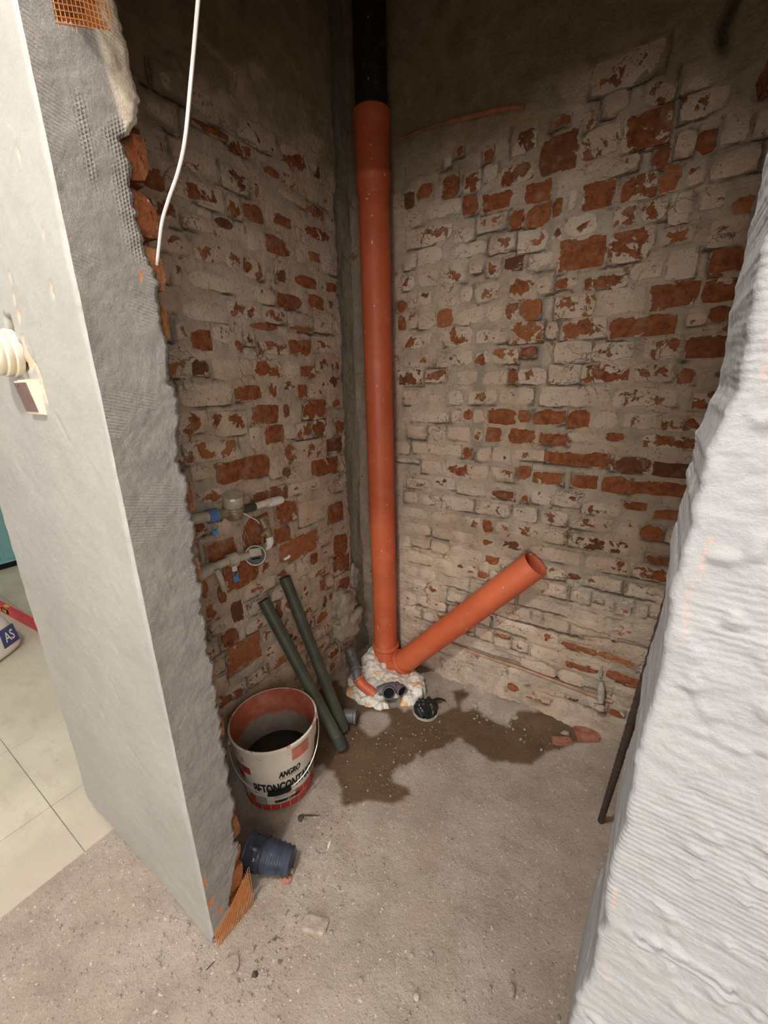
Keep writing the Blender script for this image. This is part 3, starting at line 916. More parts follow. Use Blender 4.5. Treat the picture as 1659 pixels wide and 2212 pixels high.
# glass fibre mesh left bare at the foot and over the hole
mw = MB()
for k in range(26):
    y = -1.150 + k * .0042
    mw.tube([(.3872, y, .0), (.3866, y + .002, .05), (.384, y + .004, np.interp(y, [-1.15, -1.10, -1.05], [.06, .075, .125]))], .0005, 3, False)
for k in range(26):
    zz = .003 + k * .0042
    y1 = -1.046
    y0 = np.interp(zz, [0, .06, .08, .115], [-1.150, -1.150, -1.10, -1.06])
    mw.tube([(.3868, y0, zz), (.387, (y0 + y1) / 2, zz + .001), (.386, y1, zz + .004)], .0005, 3, False)
for k in range(14):
    y = -1.112 + k * .0052
    mw.tube([(.3862, y, 1.695 + (y + 1.06) * .35), (.3868, y - .003, 1.80), (.386, y - .006, 1.90)], .0005, 3, False)
for k in range(30):
    zz = 1.70 + k * .0062
    mw.tube([(.3865, -1.115, zz - .018), (.387, -1.08, zz - .004), (.3862, -1.043, zz + .006)], .0006, 3, False)
mo = mw.build('fibre_mesh', M['meshw'], wfl)
mo['kind'] = 'stuff'

# ------------------------------------------------------------------ front wall, right of the opening: rough whitewash
wfr = struct(MB().box((1.81, -1.092, 1.3), (1.36, .094, 2.6)).build('wall_front_right', M['dullwall']))
def right_panel():
    s = np.concatenate([np.linspace(0, .10, 26), np.linspace(.103, .135, 16), np.arange(.1375, .48, .0026), np.linspace(.50, 1.35, 12)])
    zs = np.concatenate([np.linspace(-.01, .56, 26), np.arange(.57, 1.62, .0026), np.linspace(1.65, 2.6, 24)])
    A, Zp = np.meshgrid(s, zs, indexing='ij')
    x0 = np.interp(zs, [0, .66, .84, 1.0, 1.12, 1.23, 1.32, 2.6], [1.076, 1.088, 1.094, 1.097, 1.098, 1.102, 1.107, 1.12]) + (fbm(st(0, zs * 16, 4), 4, 70) - .5) * .009 + (fbm(st(0, zs * 90, 4), 3, 71) - .5) * .004
    r = .005
    a1 = .108
    ang = np.clip((A - a1) / (r * math.pi / 2), 0, 1) * math.pi / 2
    ux = np.where(A < a1, 0, r * (1 - np.cos(ang))) + np.clip(A - a1 - r * math.pi / 2, 0, None)
    uy = np.where(A < a1, -1.039 - A, -1.039 - a1 - r * np.sin(ang))
    Xp = x0[None, :] + ux
    q = st(A, Zp, 2)
    d = (fbm(q * 7, 4, 72) - .5) * .005
    lump = sm(fbm(st(A * 70, Zp * 105, 3), 2, 73), .62, .76) * sm(fbm(q * 9, 3, 74), .36, .58)
    d += lump * .0026 + (fbm(st(A * 60, Zp * 190, 1), 3, 75) - .5) * .0022
    ridge = np.sin((Zp + A * .03 + (fbm(q * 10, 2, 76) - .5) * .012) * 2 * math.pi / .0056)
    rm = sm(Zp, 1.06, .98) * sm(fbm(q * 8, 3, 77), .40, .58) + .4 * sm(fbm(q * 8, 3, 78), .55, .7)
    d += ridge * rm * .00014
    sx = A - a1 - r * math.pi / 2                                     # distance along the face from the corner
    def seg(pts, wd, amp, sharp=1.0):
        out = np.zeros(A.shape)
        for (a0, b0), (a2, b2) in zip(pts[:-1], pts[1:]):
            t = np.clip(((sx - a0) * (a2 - a0) + (Zp - b0) * (b2 - b0)) / ((a2 - a0) ** 2 + (b2 - b0) ** 2), 0, 1)
            dd = np.hypot(sx - a0 - t * (a2 - a0), Zp - b0 - t * (b2 - b0) + (fbm(q * 50, 3, 79) - .5) * .006)
            out = np.maximum(out, np.exp(-(dd / wd) ** 2))
        return out * amp
    g = [(.020, .8225), (.030, .8255), (.042, .828), (.055, .8285), (.066, .8275), (.076, .825)]
    d += seg([(a, b + .0035) for a, b in g], .0024, .0050) - seg(g, .0026, .0060) + seg([(a, b - .0055) for a, b in g], .002, .0022)
    cr = [[(.006, 1.068), (.012, 1.055), (.020, 1.045), (.027, 1.037), (.030, 1.028)], [(.010, .868), (.03, .858), (.052, .836), (.07, .824), (.09, .808)],
          [(.035, 1.135), (.047, 1.118), (.06, 1.10)], [(.04, .972), (.05, .955), (.075, .94)]]
    for c in cr:
        d -= seg(c, .0011, .0014)
    sal = np.maximum(seg([(.006, 1.16), (.005, 1.12), (.003, 1.09)], .0009, 1) * (np.sin(Zp * 1400) > -.2), seg([(.004, 1.30), (.0045, 1.25)], .0009, .8))
    sal = np.maximum(sal, seg([(.002, .86), (.003, .84)], .001, .8))
    sal = np.maximum(sal, seg([(.004, .765), (.008, .758), (.006, .752)], .0012, .8))
    nx = -np.cos(ang)
    ny = -np.sin(ang)
    fl = np.where(A < a1, .3, .3 + .7 * sm(sx, -.004, .014))
    o = link('whitewash', grid_np('whitewash', st(Xp + nx * d * fl, uy + ny * d * fl, Zp), dict(salmon=sal), flip=True), M['wash'], wfr)
right_panel()
# small fixed pieces of the left wall: broken concrete in the corner chase
def lump(name, parent, c, d, seed, rz=0.0, n=44):
    b = MB()
    b.rock(c, d, seed, n, .55, rz)
    P = np.array(b.v)
    k = 1 + (fbm(P * 38 + seed, 4, seed) - .5) * .75
    b.v = [tuple(r) for r in (P - np.array(c)) * k[:, None] + np.array(c)]
    return b.build(name, M['conc'], parent, None)
lump('concrete_lump', wall_left, (.000, -.195, .335), (.085, .15, .15), 3, .1)
lump('concrete_lump', wall_left, (-.002, -.19, .215), (.090, .17, .15), 9, -.1)
lump('concrete_lump', wall_left, (-.025, -.09, .40), (.06, .10, .16), 14, .2)
lump('concrete_lump', wall_left, (-.030, -.10, .19), (.06, .10, .16), 21, .2)
MB().tube(spline([(.012, -.262, .262), (.026, -.20, .248), (.026, -.15, .25), (.010, -.11, .268)], 5), .005, 8).build('copper_stub', M['copper'], wall_left)

# ------------------------------------------------------------------ soil pipe with its branch
sp = thing('soil_pipe', 'tall orange drain pipe in the corner with black top and slanting branch', 'drain pipe', (.146, -.075, .0))
def ax(z):
    return Vector((.1455 - .0065 * z, -.075, z))
V = ax(2.0) - ax(0)
def up(z0, prof, mat, name, cap=False, par=sp):
    return MB().lathe(ax(z0), V, prof, 40, False, cap).build(name, mat, par, .7)
up(2.05, [(.052, 0), (.052, .55)], M['black'], 'upper_pipe')['label'] = 'black upper length of the pipe'
up(1.862, [(.0535, 0), (.0575, .022), (.0575, .045), (.0605, .050), (.0615, .058), (.0605, .066), (.0575, .070), (.0575, .20), (.0615, .205), (.0615, .235), (.056, .24), (.05, .24)], M['orange'], 'coupling')
up(.095, [(.0535, 0), (.0535, 1.80)], M['orange'], 'vertical_pipe')
up(-.02, [(.057, 0), (.057, .112), (.0605, .115), (.0625, .121), (.0625, .129), (.0600, .135), (.0545, .136)], M['orange'], 'branch_fitting')
bdir = (Vector((.770, -.060, .651)) - Vector((.256, -.086, .067))).normalized()
b0 = Vector((.256, -.086, .067))
MB().lathe(b0 - bdir * .15, bdir, [(.055, 0), (.055, .125), (.0585, .128), (.0600, .134), (.0600, .142), (.0575, .147), (.052, .148)], 40).build('branch_socket', M['orange'], sp, .7)
L = (Vector((.770, -.060, .651)) - b0).length
MB().lathe(b0 - bdir * .03, bdir, [(.0505, 0), (.0505, L + .027), (.0498, L + .030), (.0478, L + .030), (.0472, L + .027), (.0472, 0)], 48).build('branch_pipe', M['orange'], sp, .7)

# ------------------------------------------------------------------ foam collar round the pipe foot
def foam():
    gx = np.arange(-.01, .44, .0035)
    gy = np.arange(-.37, -.0, .0035)
    Xg, Yg = np.meshgrid(gx, gy, indexing='ij')
    rg = np.random.default_rng(4)
    poly = [(.105, -.335), (.075, -.26), (.075, -.15), (.06, -.02), (.24, -.02), (.335, -.085), (.40, -.15), (.398, -.225), (.345, -.285), (.285, -.325), (.20, -.345)]
    q = st(Xg, Yg, 0)
    ins = poly_mask(poly, Xg + (fbm(q * 40, 3, 80) - .5) * .03, Yg + (fbm(q * 40, 3, 81) - .5) * .03)
    H = np.full(Xg.shape, -.03)
    for _ in range(420):
        cx, cy = rg.uniform(.04, .42), rg.uniform(-.36, -.01)
        if not poly_mask(poly, np.array([cx]), np.array([cy]))[0] or math.hypot((cx - .305) / .055, (cy + .272) / .042) < 1:
            continue
        rr = rg.uniform(.012, .030)
        base = .004 + .050 * math.exp(-(((cx - .10) / .06) ** 2 + ((cy + .10) / .13) ** 2)) + .03 * math.exp(-(((cx - .24) / .09) ** 2 + ((cy + .20) / .05) ** 2)) + .022 * math.exp(-(((cx - .36) / .06) ** 2 + ((cy + .15) / .08) ** 2))
        base *= .7 + .5 * rg.random()
        dd = rr ** 2 - (Xg - cx) ** 2 - (Yg - cy) ** 2
        H = np.maximum(H, np.where(dd > 0, base + np.sqrt(np.clip(dd, 0, None)) * 1.0, -.03))
    H += (fbm(q * 120, 3, 82) - .5) * .006
    m = ins & (H > -.02)
    fm = m[:-1, :-1] | m[1:, :-1] | m[1:, 1:] | m[:-1, 1:]
    P = st(Xg, Yg, np.where(m, H, -.012))
    o = link('expanding_foam', grid_np('expanding_foam', P - np.array([.22, -.18, 0]), None, False, fm), M['foam'], None, (.22, -.18, 0))
    tag(o, 'lumpy white and orange expanding foam around the foot of the drain pipe', 'foam')
foam()

# grey waste elbow running into an orange one
wp = thing('waste_pipe', 'thin grey waste pipe with orange elbow curving into the foam', 'pipe', (.12, -.28, .03))
MB().lathe((.068, -.245, .150), (.55, -.30, -.52), [(.0185, -.004), (.0235, 0), (.0245, .006), (.0235, .012), (.0225, .014), (.0225, .034), (.019, .036)], 24, True).build('socket', M['grey'], wp)
MB().tube(spline([(.084, -.254, .135), (.108, -.268, .112), (.128, -.281, .107), (.143, -.294, .094)], 4), .0195, 20).build('grey_elbow', M['grey'], wp)
MB().lathe((.130, -.283, .106), (.52, -.38, -.36), [(.0195, 0), (.0255, .002), (.0255, .012), (.0205, .014)], 24).build('collar', M['grey'], wp)
MB().tube(spline([(.140, -.291, .097), (.154, -.303, .082), (.160, -.304, .068)], 4), .0195, 20).build('lower_grey_elbow', M['grey'], wp)
MB().tube(spline([(.157, -.302, .074), (.178, -.305, .058), (.215, -.300, .040), (.235, -.296, .03)], 5), [.0205] * 15 + [.0205], 20).build('orange_elbow', M['orange'], wp)['label'] = 'orange end elbow'
MB().lathe((.155, -.301, .077), (.7, -.15, -.60), [(.0205, 0), (.0260, .002), (.0260, .008), (.0205, .010)], 24).build('orange_rim', M['orange'], wp)

# double tee fitting with two open mouths
tf = thing('pipe_fitting', 'dark grey plastic tee fitting with two open mouths at the foam edge', 'pipe fitting', (.30, -.275, .0))
def mouth(o, d, r, l):
    MB().lathe(o, d, [(r * .8, 0), (r * .82, l * .55), (r, l * .6), (r, l), (r * .86, l), (r * .84, l * .4)], 28).build('mouth', M['grey'], tf, .6)
    MB().lathe(Vector(o) + Vector(d).normalized() * (l * .80), d, [(.0005, 0), (r * .85, 0)], 24).build('inside', M['gap'], tf)  # black disc near the lip paints the shade of the hollow
mouth((.268, -.248, .042), (.52, -.62, .28), .0255, .060)
mouth((.292, -.222, .046), (.93, -.40, .10), .0235, .052)
MB().tube([(.245, -.280, .035), (.268, -.262, .048), (.295, -.235, .050)], .0215, 20).build('body', M['grey'], tf)

# floor drain stuffed with a black bag
fd = thing('floor_drain', 'round pipe end in the floor stuffed with a crumpled black plastic bag', 'drain', (.443, -.238, 0))
MB().lathe((.443, -.238, -.01), (0, 0, 1), [(.052, 0), (.052, .016), (.046, .017), (.046, 0)], 32).build('rim', M['conc'], fd)
def bagmesh():
    n, m = 44, 16
    Vb, Fb = [], []
    for j in range(m):
        for k in range(n):
            a, t = 2 * math.pi * k / n, j / (m - 1)
            r = .046 * math.sin(t * math.pi / 2) ** .7 + .002
            fold = .010 * math.sin(a * 7 + 3 * t) * t + .008 * math.sin(a * 13 + 5 * t) * t
            q = np.array([[math.cos(a) * t * 3, math.sin(a) * t * 3, .7]])
            f = float(fbm(q * 1.8, 3, 90)[0]) - .5
            Vb.append((.443 + r * math.cos(a), -.238 + r * math.sin(a), .006 + .036 * (1 - t ** 2.2) + fold * .9 + f * .030))
    for j in range(m - 1):
        for k in range(n):
            Fb.append((j * n + k, j * n + (k + 1) % n, (j + 1) * n + (k + 1) % n, (j + 1) * n + k))
    b = MB().add(Vb, Fb)
    b.tube(spline([(.455, -.215, .03), (.468, -.19, .036), (.478, -.172, .028), (.492, -.155, .012)], 4), [.012, .010, .008, .007, .007, .006, .006, .005, .005, .004, .004, .003, .002], 7)
    b.build('black_bag', M['bag'], fd, .8)['label'] = 'crumpled black plastic bag'
bagmesh()

# loose coupling on the floor
pc = thing('pipe_coupling', 'short dark grey pipe coupling lying on the wet floor beside the leaning pipes', 'pipe fitting', (.222, -.444, .0))
d = Vector((.054, .029, 0)).normalized()
c0 = Vector((.185, -.464, .0275))
MB().lathe(c0, d, [(.021, 0), (.021, .012), (.026, .016), (.026, .056), (.029, .060), (.029, .068), (.024, .069), (.023, .02)], 28).build('sleeve', M['grey'], pc, .6)
MB().lathe(c0 + d * .03, d, [(.0005, 0), (.0235, 0)], 20).build('inside', M['gap'], pc)  # black disc painted as the shade within the sleeve

# two pipes leaning on the left wall
def leaning(label, a, b, r, sock, clean):
    a, b = Vector(a), Vector(b)
    o = thing('leaning_pipe', label, 'pipe', b, 'grey pipes leaning on the left wall')
    dd = (b - a)
    Lp = dd.length
    MB().lathe(a, dd, [(r * .82, .03), (r * .86, .001), (r, 0), (r, Lp - (.05 if sock else 0))] + ([] if sock else [(r * .98, Lp), (r * .8, Lp)]), 24, False, not sock).build('tube', M['green'], o, .6)
    MB().lathe(a + dd.normalized() * .012, dd, [(.0003, 0), (r * .85, 0)], 18).build('inside', M['gap'], o)  # black disc paints the shade in the open upper end
    if sock:
        MB().lathe(a + dd.normalized() * (Lp - .055), dd, [(r, 0), (r * 1.08, .002), (r * 1.10, .05), (r * 1.04, .055), (.001, .055)], 24).build('end_socket', M['greyend'], o, .6)['label'] = 'darker socket end'
    return o
leaning('dark grey-green pipe leaning on the left wall, the front one with socket end', (.026, -.632, .560), (.284, -.567, .020), .0205, True, False)
leaning('dark grey-green pipe leaning on the left wall, the rear one behind the other', (.026, -.531, .605), (.236, -.500, .018), .0205, False, True)

# ------------------------------------------------------------------ bucket
BC = Vector((.183, -.767, .004))
BH, BR0, BR1 = .253, .108, .1355
def br(zz):
    return BR0 + (BR1 - .004 - BR0) * zz / BH
bk = thing('bucket', 'white and red printed plastic bucket with wire handle, dirty water inside', 'bucket', BC)
def bucket_mats():
    n = NT('bucket_shell', .45, .4)
    x = n.sep()
    c = n.ramp(n.noise(8, 5, .6), [(.3, (.56, .50, .43)), (.7, (.70, .64, .56))])
    m = n.step(n.noise(20, 5, .65), .55, .60)
    m = n.math('MULTIPLY', m, n.step(x[2], .17, .24))
    c = n.mix(n.math('MULTIPLY', m, .85), c, (.33, .085, .055))
    shell = n.out(c)
    n = NT('bucket_inside_stain', .5, .4)
    x = n.sep()
    lev = n.math('ADD', x[2], n.math('MULTIPLY', n.math('SUBTRACT', n.noise(14, 4, .6), .5), .05))
    red = n.ramp(n.noise(16, 6, .65), [(.3, (.27, .065, .035)), (.55, (.40, .115, .065)), (.75, (.48, .22, .16))])
    c = n.mix(n.step(lev, .158, .178), n.ramp(n.noise(25, 6, .65), [(.3, (.25, .20, .165)), (.7, (.36, .31, .27))]), red)
    ins = n.out(c)
    return shell, ins
m_shell, m_in = bucket_mats()
MB().lathe(BC, (0, 0, 1), [(.02, 0), (BR0 - .003, 0), (BR0, .004), (br(.195), .195)], 56, True).build('shell', m_shell, bk)
MB().lathe(BC, (0, 0, 1), [(br(.190), .190), (br(.195) + .004, .192), (br(.246) + .0035, .244), (br(.253) + .0045, .247), (br(.253) + .0045, .2535), (br(.253) + .001, .2555), (br(.253) - .0015, .2545)], 56).build('rim', m_shell, bk)
MB().lathe(BC, (0, 0, 1), [(br(.253) - .0012, .2548), (br(.05) - .002, .05), (.02, .045)], 56).build('inner_wall', m_in, bk)['label'] = 'inside stained red above and grey below'
nw = NT('dirty_water', .06, .5)
m_water = nw.out(nw.ramp(nw.noise(12, 3, .5), [(.3, (.016, .016, .010)), (.7, (.028, .027, .018))]))
MB().lathe(BC, (0, 0, 1), [(.0005, .092), (br(.092) - .0025, .092)], 48).build('dirty_water', m_water, bk)
PHI = math.atan2(CAMLOC[1] - BC.y, CAMLOC[0] - BC.x)
def on_cone(a, zz, off=.0012):
    r = br(zz) + off
    return (BC.x + r * math.cos(PHI + a), BC.y + r * math.sin(PHI + a), BC.z + zz)
def patch(name, a0, a1, z0, z1, mat, off=.0009):
    n = max(2, int(abs(a1 - a0) / .08))
    vs, fs = [], []
    for k in range(n + 1):
        a = a0 + (a1 - a0) * k / n
        vs += [on_cone(a, z0, off), on_cone(a, z1, off)]
    for k in range(n):
        fs.append((2 * k, 2 * k + 2, 2 * k + 3, 2 * k + 1))
    return MB().add(vs, fs).build(name, mat, bk, None)
for k in range(16):                                                    # tile frieze round the foot
    a = -1.9 + k * .262
    patch('red_tile_print', a, a + .245, .006, .030, M['redink'])
for a0, a1, z0, z1, mm in ((-.98, -.74, .034, .062, 'redink'), (-.72, -.42, .034, .062, 'greyink'), (.36, .60, .034, .060, 'redink'), (.62, .86, .034, .060, 'redink'),
                           (.88, 1.14, .034, .060, 'redink'), (.92, 1.16, .064, .092, 'greyink'), (1.0, 1.24, .095, .125, 'redink'), (-1.0, -.72, .150, .178, 'redink'), (-1.28, -1.02, .150, .178, 'greyink'), (-1.25, -.98, .118, .146, 'redink')):
    patch('tile_print', a0, a1, z0, z1, M[mm])
patch('stain', .30, .75, .195, .238, plain('red_primer_stain', (.42, .13, .09), .6, .3, .3, 30), .0062)
def text_mesh(body, name, height, width, mat, fat=0.0, shear=0.0):
    cu = bpy.data.curves.new(name, 'FONT')
    cu.body = body
    cu.align_x = 'CENTER'
    cu.size = 1.0
    cu.offset = fat
    cu.shear = shear
    cu.resolution_u = 3
    tmp = bpy.data.objects.new(name, cu)
    COL.objects.link(tmp)
    bpy.context.view_layer.update()
    me = bpy.data.meshes.new_from_object(tmp.evaluated_get(bpy.context.evaluated_depsgraph_get()))
    bpy.data.objects.remove(tmp)
    vs = np.array([v.co for v in me.vertices])
    fs = [tuple(p.vertices) for p in me.polygons]
    bpy.data.meshes.remove(me)
    x0, x1, y0, y1 = vs[:, 0].min(), vs[:, 0].max(), vs[:, 1].min(), vs[:, 1].max()
    X = (vs[:, 0] - (x0 + x1) / 2) / (x1 - x0) * width
    Yv = (vs[:, 1] - y0) / (y1 - y0) * height
    return X, Yv, fs
def label(body, name, a, zz, height, width, mat, fat=.0, shear=0.0, tilt=0.0, rep=0):
    X, Yv, fs = text_mesh(body, name, height, width, mat, fat, shear)
    b = MB()
    for k in range(-rep, rep + 1):
        b.add([on_cone(a + (x + k * .0009) / .12, zz + y + tilt * x, .0016 + .00006 * k) for x, y in zip(X, Yv)], fs)
    b.build(name, M[mat], bk, None, False)
label('ANGRO', 'maker_lettering', .24, .140, .023, .066, 'ink', .012, .25, 0, 1)
label('Production & Trading', 'small_lettering', .24, .131, .006, .060, 'ink', .006)
label('BETONCONTAKT', 'product_lettering', .12, .080, .040, .196, 'ink', .010, 0, 0, 1)
patch('red_print', .10, .22, .066, .076, M['redink'])
for r_ in range(2):
    for k in range(9):
        patch('small_print', -.22 + k * .075, -.22 + k * .075 + .06, .062 - r_ * .006, .0645 - r_ * .006, M['greyink'])
label('GERMANY CAPAROL', 'small_lettering', .14, .037, .011, .084, 'ink', .010, 0, 0, 1)
# bail
side = Vector((-math.sin(PHI), math.cos(PHI), 0))
front = Vector((math.cos(PHI), math.sin(PHI), 0))
side = Matrix.Rotation(.05, 3, 'Z') @ side
pts = []
for k in range(33):
    t = math.pi * k / 32
    pts.append(BC + Vector((0, 0, .212)) + side * (-.1395 * math.cos(t)) + front * (.133 * math.sin(t)) + Vector((0, 0, -.112 * math.sin(t))))
pts = [pts[0] + Vector((0, 0, .012))] + pts + [pts[-1] + Vector((0, 0, .012))]
hd = MB().tube(pts, .0018, 8).build('handle', M['steel'], bk)
MB().tube(pts[14:20], .0075, 10).build('grip', M['gap'], hd)['label'] = 'black plastic grip'
for sg in (-1, 1):
    c = BC + Vector((0, 0, .212)) + side * sg * .137
    MB().lathe(c - side * sg * .008, side * sg, [(.010, 0), (.010, .008), (.004, .009)], 14, False, True).build('handle_ear', m_shell, bk)

# ------------------------------------------------------------------ blue plastic cup on its side
def make_bluecup():
    n = NT('clear_blue_plastic', .07, .6)
    n.b.inputs['Transmission Weight'].default_value = .55
    n.b.inputs['IOR'].default_value = 1.25
    return n.out(n.ramp(n.noise(30, 4, .6), [(.3, (.045, .055, .085)), (.7, (.10, .12, .165))]))
def make_lip():
    return plain('dark_blue_lip', (.05, .07, .13), .2, .5, .2, 30)
A0, A1 = Vector((.303, -.988, .050)), Vector((.414, -.938, .036))
cu = thing('plastic_cup', 'blue clear ribbed plastic cup lying on its side near the jamb', 'cup', ((A0.x + A1.x) / 2, (A0.y + A1.y) / 2, 0))
Lc = (A1 - A0).length
prof = []
N = 44
for k in range(N + 1):
    t = k / N
    r = .048 - .014 * t
    if t > .30:
        r += .0016 * math.cos((t - .30) * 2 * math.pi / .115)
    prof.append((r, t * Lc))
prof += [(.030, Lc + .003), (.022, Lc + .001), (.0005, Lc - .002)]
prof = [(r - .0012, hh) for r, hh in prof[:N + 1]][::-1] and prof
MB().lathe(A0, A1 - A0, prof, 40).build('wall', make_bluecup(), cu, None)
MB().lathe(A0, A1 - A0, [(.0485, -.001), (.0495, .001), (.0485, .003)], 40).build('lip', make_lip(), cu)

# ------------------------------------------------------------------ water meters on the left wall
def meter(label_, c, axis, r, cap_mat, ring_mat, with_lid):
    o = thing('water_meter', label_, 'water meter', c, 'water meters on the left wall')
    c, axis = Vector(c), Vector(axis).normalized()
    MB().lathe(c, axis, [(.010, -.030), (r * .80, -.028), (r * .92, -.016), (r * 1.02, -.006), (r * 1.02, .002), (r * .9, .006)], 28, True).build('body', M['brass'], o)
    MB().lathe(c, axis, [(r * .9, .004), (r * 1.06, .005), (r * 1.08, .010), (r * 1.04, .014), (r * .96, .015)], 32).build('ring', ring_mat, o)
    if with_lid:
        MB().lathe(c, axis, [(r * .98, .016), (r * .98, .020), (r * 1.0, .024), (r * 1.0, .046), (r * .94, .049), (.0005, .050)], 32).build('lid', M['dustmetal'], o)
    else:
        g = MB().lathe(c, axis, [(r * .96, .013), (r * .90, .018), (.0005, .019)], 32).build('dial', M['greyend'], o)
        q = axis.to_track_quat('Z', 'Y')
        MB().box(c + axis * .022 + q @ Vector((0, .3 * r, 0)), (r * 1.2, r * .8, .008), q.to_matrix()).build('cover_flap', M['dustmetal'], g)
        MB().box(c + axis * .022 + q @ Vector((0, -.34 * r, 0)), (r * .9, r * .14, .006), q.to_matrix()).build('counter_window', M['gap'], g)
    return o
def pcs(o, name, mat, pts, r, lab=None, par=None):
    x = MB().tube(pts, r, 16).build(name, mat, par or o, .7)
    if lab:
        x['label'] = lab
    return x
m1 = meter('upper water meter with round dusty lid and blue collar on left wall', (.048, -.717, .908), (.26, -.12, .95), .0285, None, M['brass'], True)
MB().box((.083, -.742, .946), (.002, .012, .007), Matrix.Rotation(-.5, 3, 'Z')).build('sticker', M['paper'], m1)
pcs(m1, 'inlet_pipe', M['dustmetal'], [(.038, -.90, .912), (.040, -.83, .910), (.043, -.795, .907)], .0155)
pcs(m1, 'blue_collar', M['blue'], [(.042, -.800, .906), (.044, -.772, .905)], .0205, 'dusty blue plastic collar')
pcs(m1, 'coupling_nut', M['brass'], [(.044, -.775, .905), (.046, -.735, .902)], .0145)
pcs(m1, 'outlet_nut', M['greyend'], [(.046, -.70, .900), (.044, -.640, .897)], .0135)
op = pcs(m1, 'outlet_pipe', M['whitep'], [(.044, -.642, .897), (.042, -.60, .896), (.040, -.54, .892)], .0115)
pcs(m1, 'pipe_cap', M['whitec'], [(.041, -.565, .893), (.040, -.535, .892), (.040, -.522, .891), (.040, -.518, .891)], [.0145, .0145, .012, .004], 'white end cap', op)
pcs(m1, 'cap_ring', M['whitep'], [(.041, -.586, .894), (.041, -.574, .893)], .0145, None, op)
MB().box((.045, -.785, .857), (.003, .016, .016), Matrix.Rotation(.3, 3, 'X')).build('seal_tag', M['tagblue'], m1)
MB().tube(spline([(.046, -.79, .886), (.050, -.795, .872), (.046, -.785, .862)], 4), .0012, 6).build('seal_wire', M['blue'], m1)
MB().tube(spline([(.052, -.79, .886), (.054, -.78, .872), (.048, -.785, .862)], 4), .0012, 6).build('seal_wire', M['blue'], m1)
MB().tube([(.07, -.70, .895), (.075, -.66, .862), (.074, -.652, .85)], .0016, 6).build('wire_end', M['whitec'], m1)
MB().tube(spline([(.06, -.715, .88), (.064, -.70, .84), (.060, -.685, .795)], 5), .0008, 5).build('seal_cord', M['steel'], m1)

m2 = meter('lower water meter with white ring and grey dial, tilted, beside brass elbow', (.052, -.664, .742), (.78, -.50, .40), .030, None, M['whitec'], False)
pcs(m2, 'inlet_nut', M['brass'], [(.044, -.655, .750), (.040, -.615, .757)], .0125)
pcs(m2, 'white_elbow', M['whitec'], spline([(.040, -.618, .752), (.040, -.598, .752), (.040, -.590, .765), (.040, -.592, .782)], 4), .0125, 'white plastic elbow')
pcs(m2, 'valve', M['brass'], [(.040, -.592, .780), (.038, -.596, .800), (.036, -.602, .825), (.030, -.61, .850)], [.012, .0155, .011, .013])
MB().box((.05, -.617, .806), (.010, .034, .010), Matrix.Rotation(.4, 3, 'X')).build('valve_wing', M['brass'], m2)
pcs(m2, 'supply_pipe', M['dustmetal'], [(.030, -.95, .728), (.034, -.87, .742), (.040, -.80, .752)], [.021, .021, .016])
pcs(m2, 'supply_nut', M['dustmetal'], [(.040, -.80, .752), (.043, -.755, .756)], .0125)
pcs(m2, 'collar', M['dustmetal'], [(.043, -.757, .756), (.046, -.728, .757)], .019)
pcs(m2, 'connector', M['dustmetal'], [(.046, -.73, .756), (.050, -.69, .750)], .0125)
pcs(m2, 'valve_lever', M['dustmetal'], [(.060, -.808, .752), (.066, -.803, .725), (.064, -.797, .690), (.060, -.794, .678)], [.008, .009, .008, .005], 'dusty grey lever')
MB().box((.047, -.74, .726), (.003, .016, .018)).build('paper_tag', M['whitep'], m2)
MB().box((.045, -.738, .690), (.003, .018, .020), Matrix.Rotation(.25, 3, 'X')).build('seal_tag', M['tagblue'], m2)
MB().tube([(.048, -.748, .720), (.047, -.745, .698)], .0012, 6).build('seal_wire', M['tagblue'], m2)
MB().tube([(.048, -.732, .720), (.047, -.731, .700)], .0012, 6).build('seal_wire', M['tagblue'], m2)
wpl = MB().tube([(.004, -.503, .660), (.018, -.498, .668), (.022, -.494, .676)], .006, 8).build('wall_plug', M['whitec'], None, .6, True, (.004, -.503, .66))
tag(wpl, 'small white pipe stub sticking out of left wall above the leaning pipes', 'plug')

# ------------------------------------------------------------------ pipes low on the back wall, rebar, cable
cp = thing('copper_pipe', 'thin plaster-smeared copper pipe running along the foot of the back wall', 'pipe', (.74, .0, .18))
cpts = spline([(.44, -.004, .178), (.60, -.010, .176), (.75, -.008, .178), (.90, -.012, .176), (1.01, -.016, .176), (1.06, -.010, .172)], 5)
MB().tube(cpts, .0052, 10).build('tube', M['copper'], cp)
st_ = thing('pipe_stub', 'plaster-caked valve stub with nut at the foot of back wall', 'valve', (1.024, -.035, .15))
MB().tube([(1.018, -.028, .250), (1.022, -.034, .232), (1.024, -.040, .205), (1.026, -.046, .180)], [.006, .011, .013, .010], 12).build('stem', M['conc'], st_)
MB().rock((1.027, -.050, .162), (.034, .026, .022), 5, 10, .3).build('nut', M['dustmetal'], st_)
MB().box((1.013, -.024, .282), (.008, .010, .03)).build('upper_stem', M['conc'], st_)
cd = MB().tube(spline([(.19, -.012, 2.035), (.32, -.016, 2.030), (.45, -.018, 2.018), (.56, -.018, 2.004), (.612, -.012, 1.994)], 5), [.004] * 8 + [.008] * 11 + [.007, .006], 8).build('conduit', plain('rusty_conduit', (.30, .13, .07), .85, .2, .3, 30), None, .7, True, (.4, -.016, 2.02))
tag(cd, 'rusty red conduit strip under the old plaster high on the back wall', 'conduit')

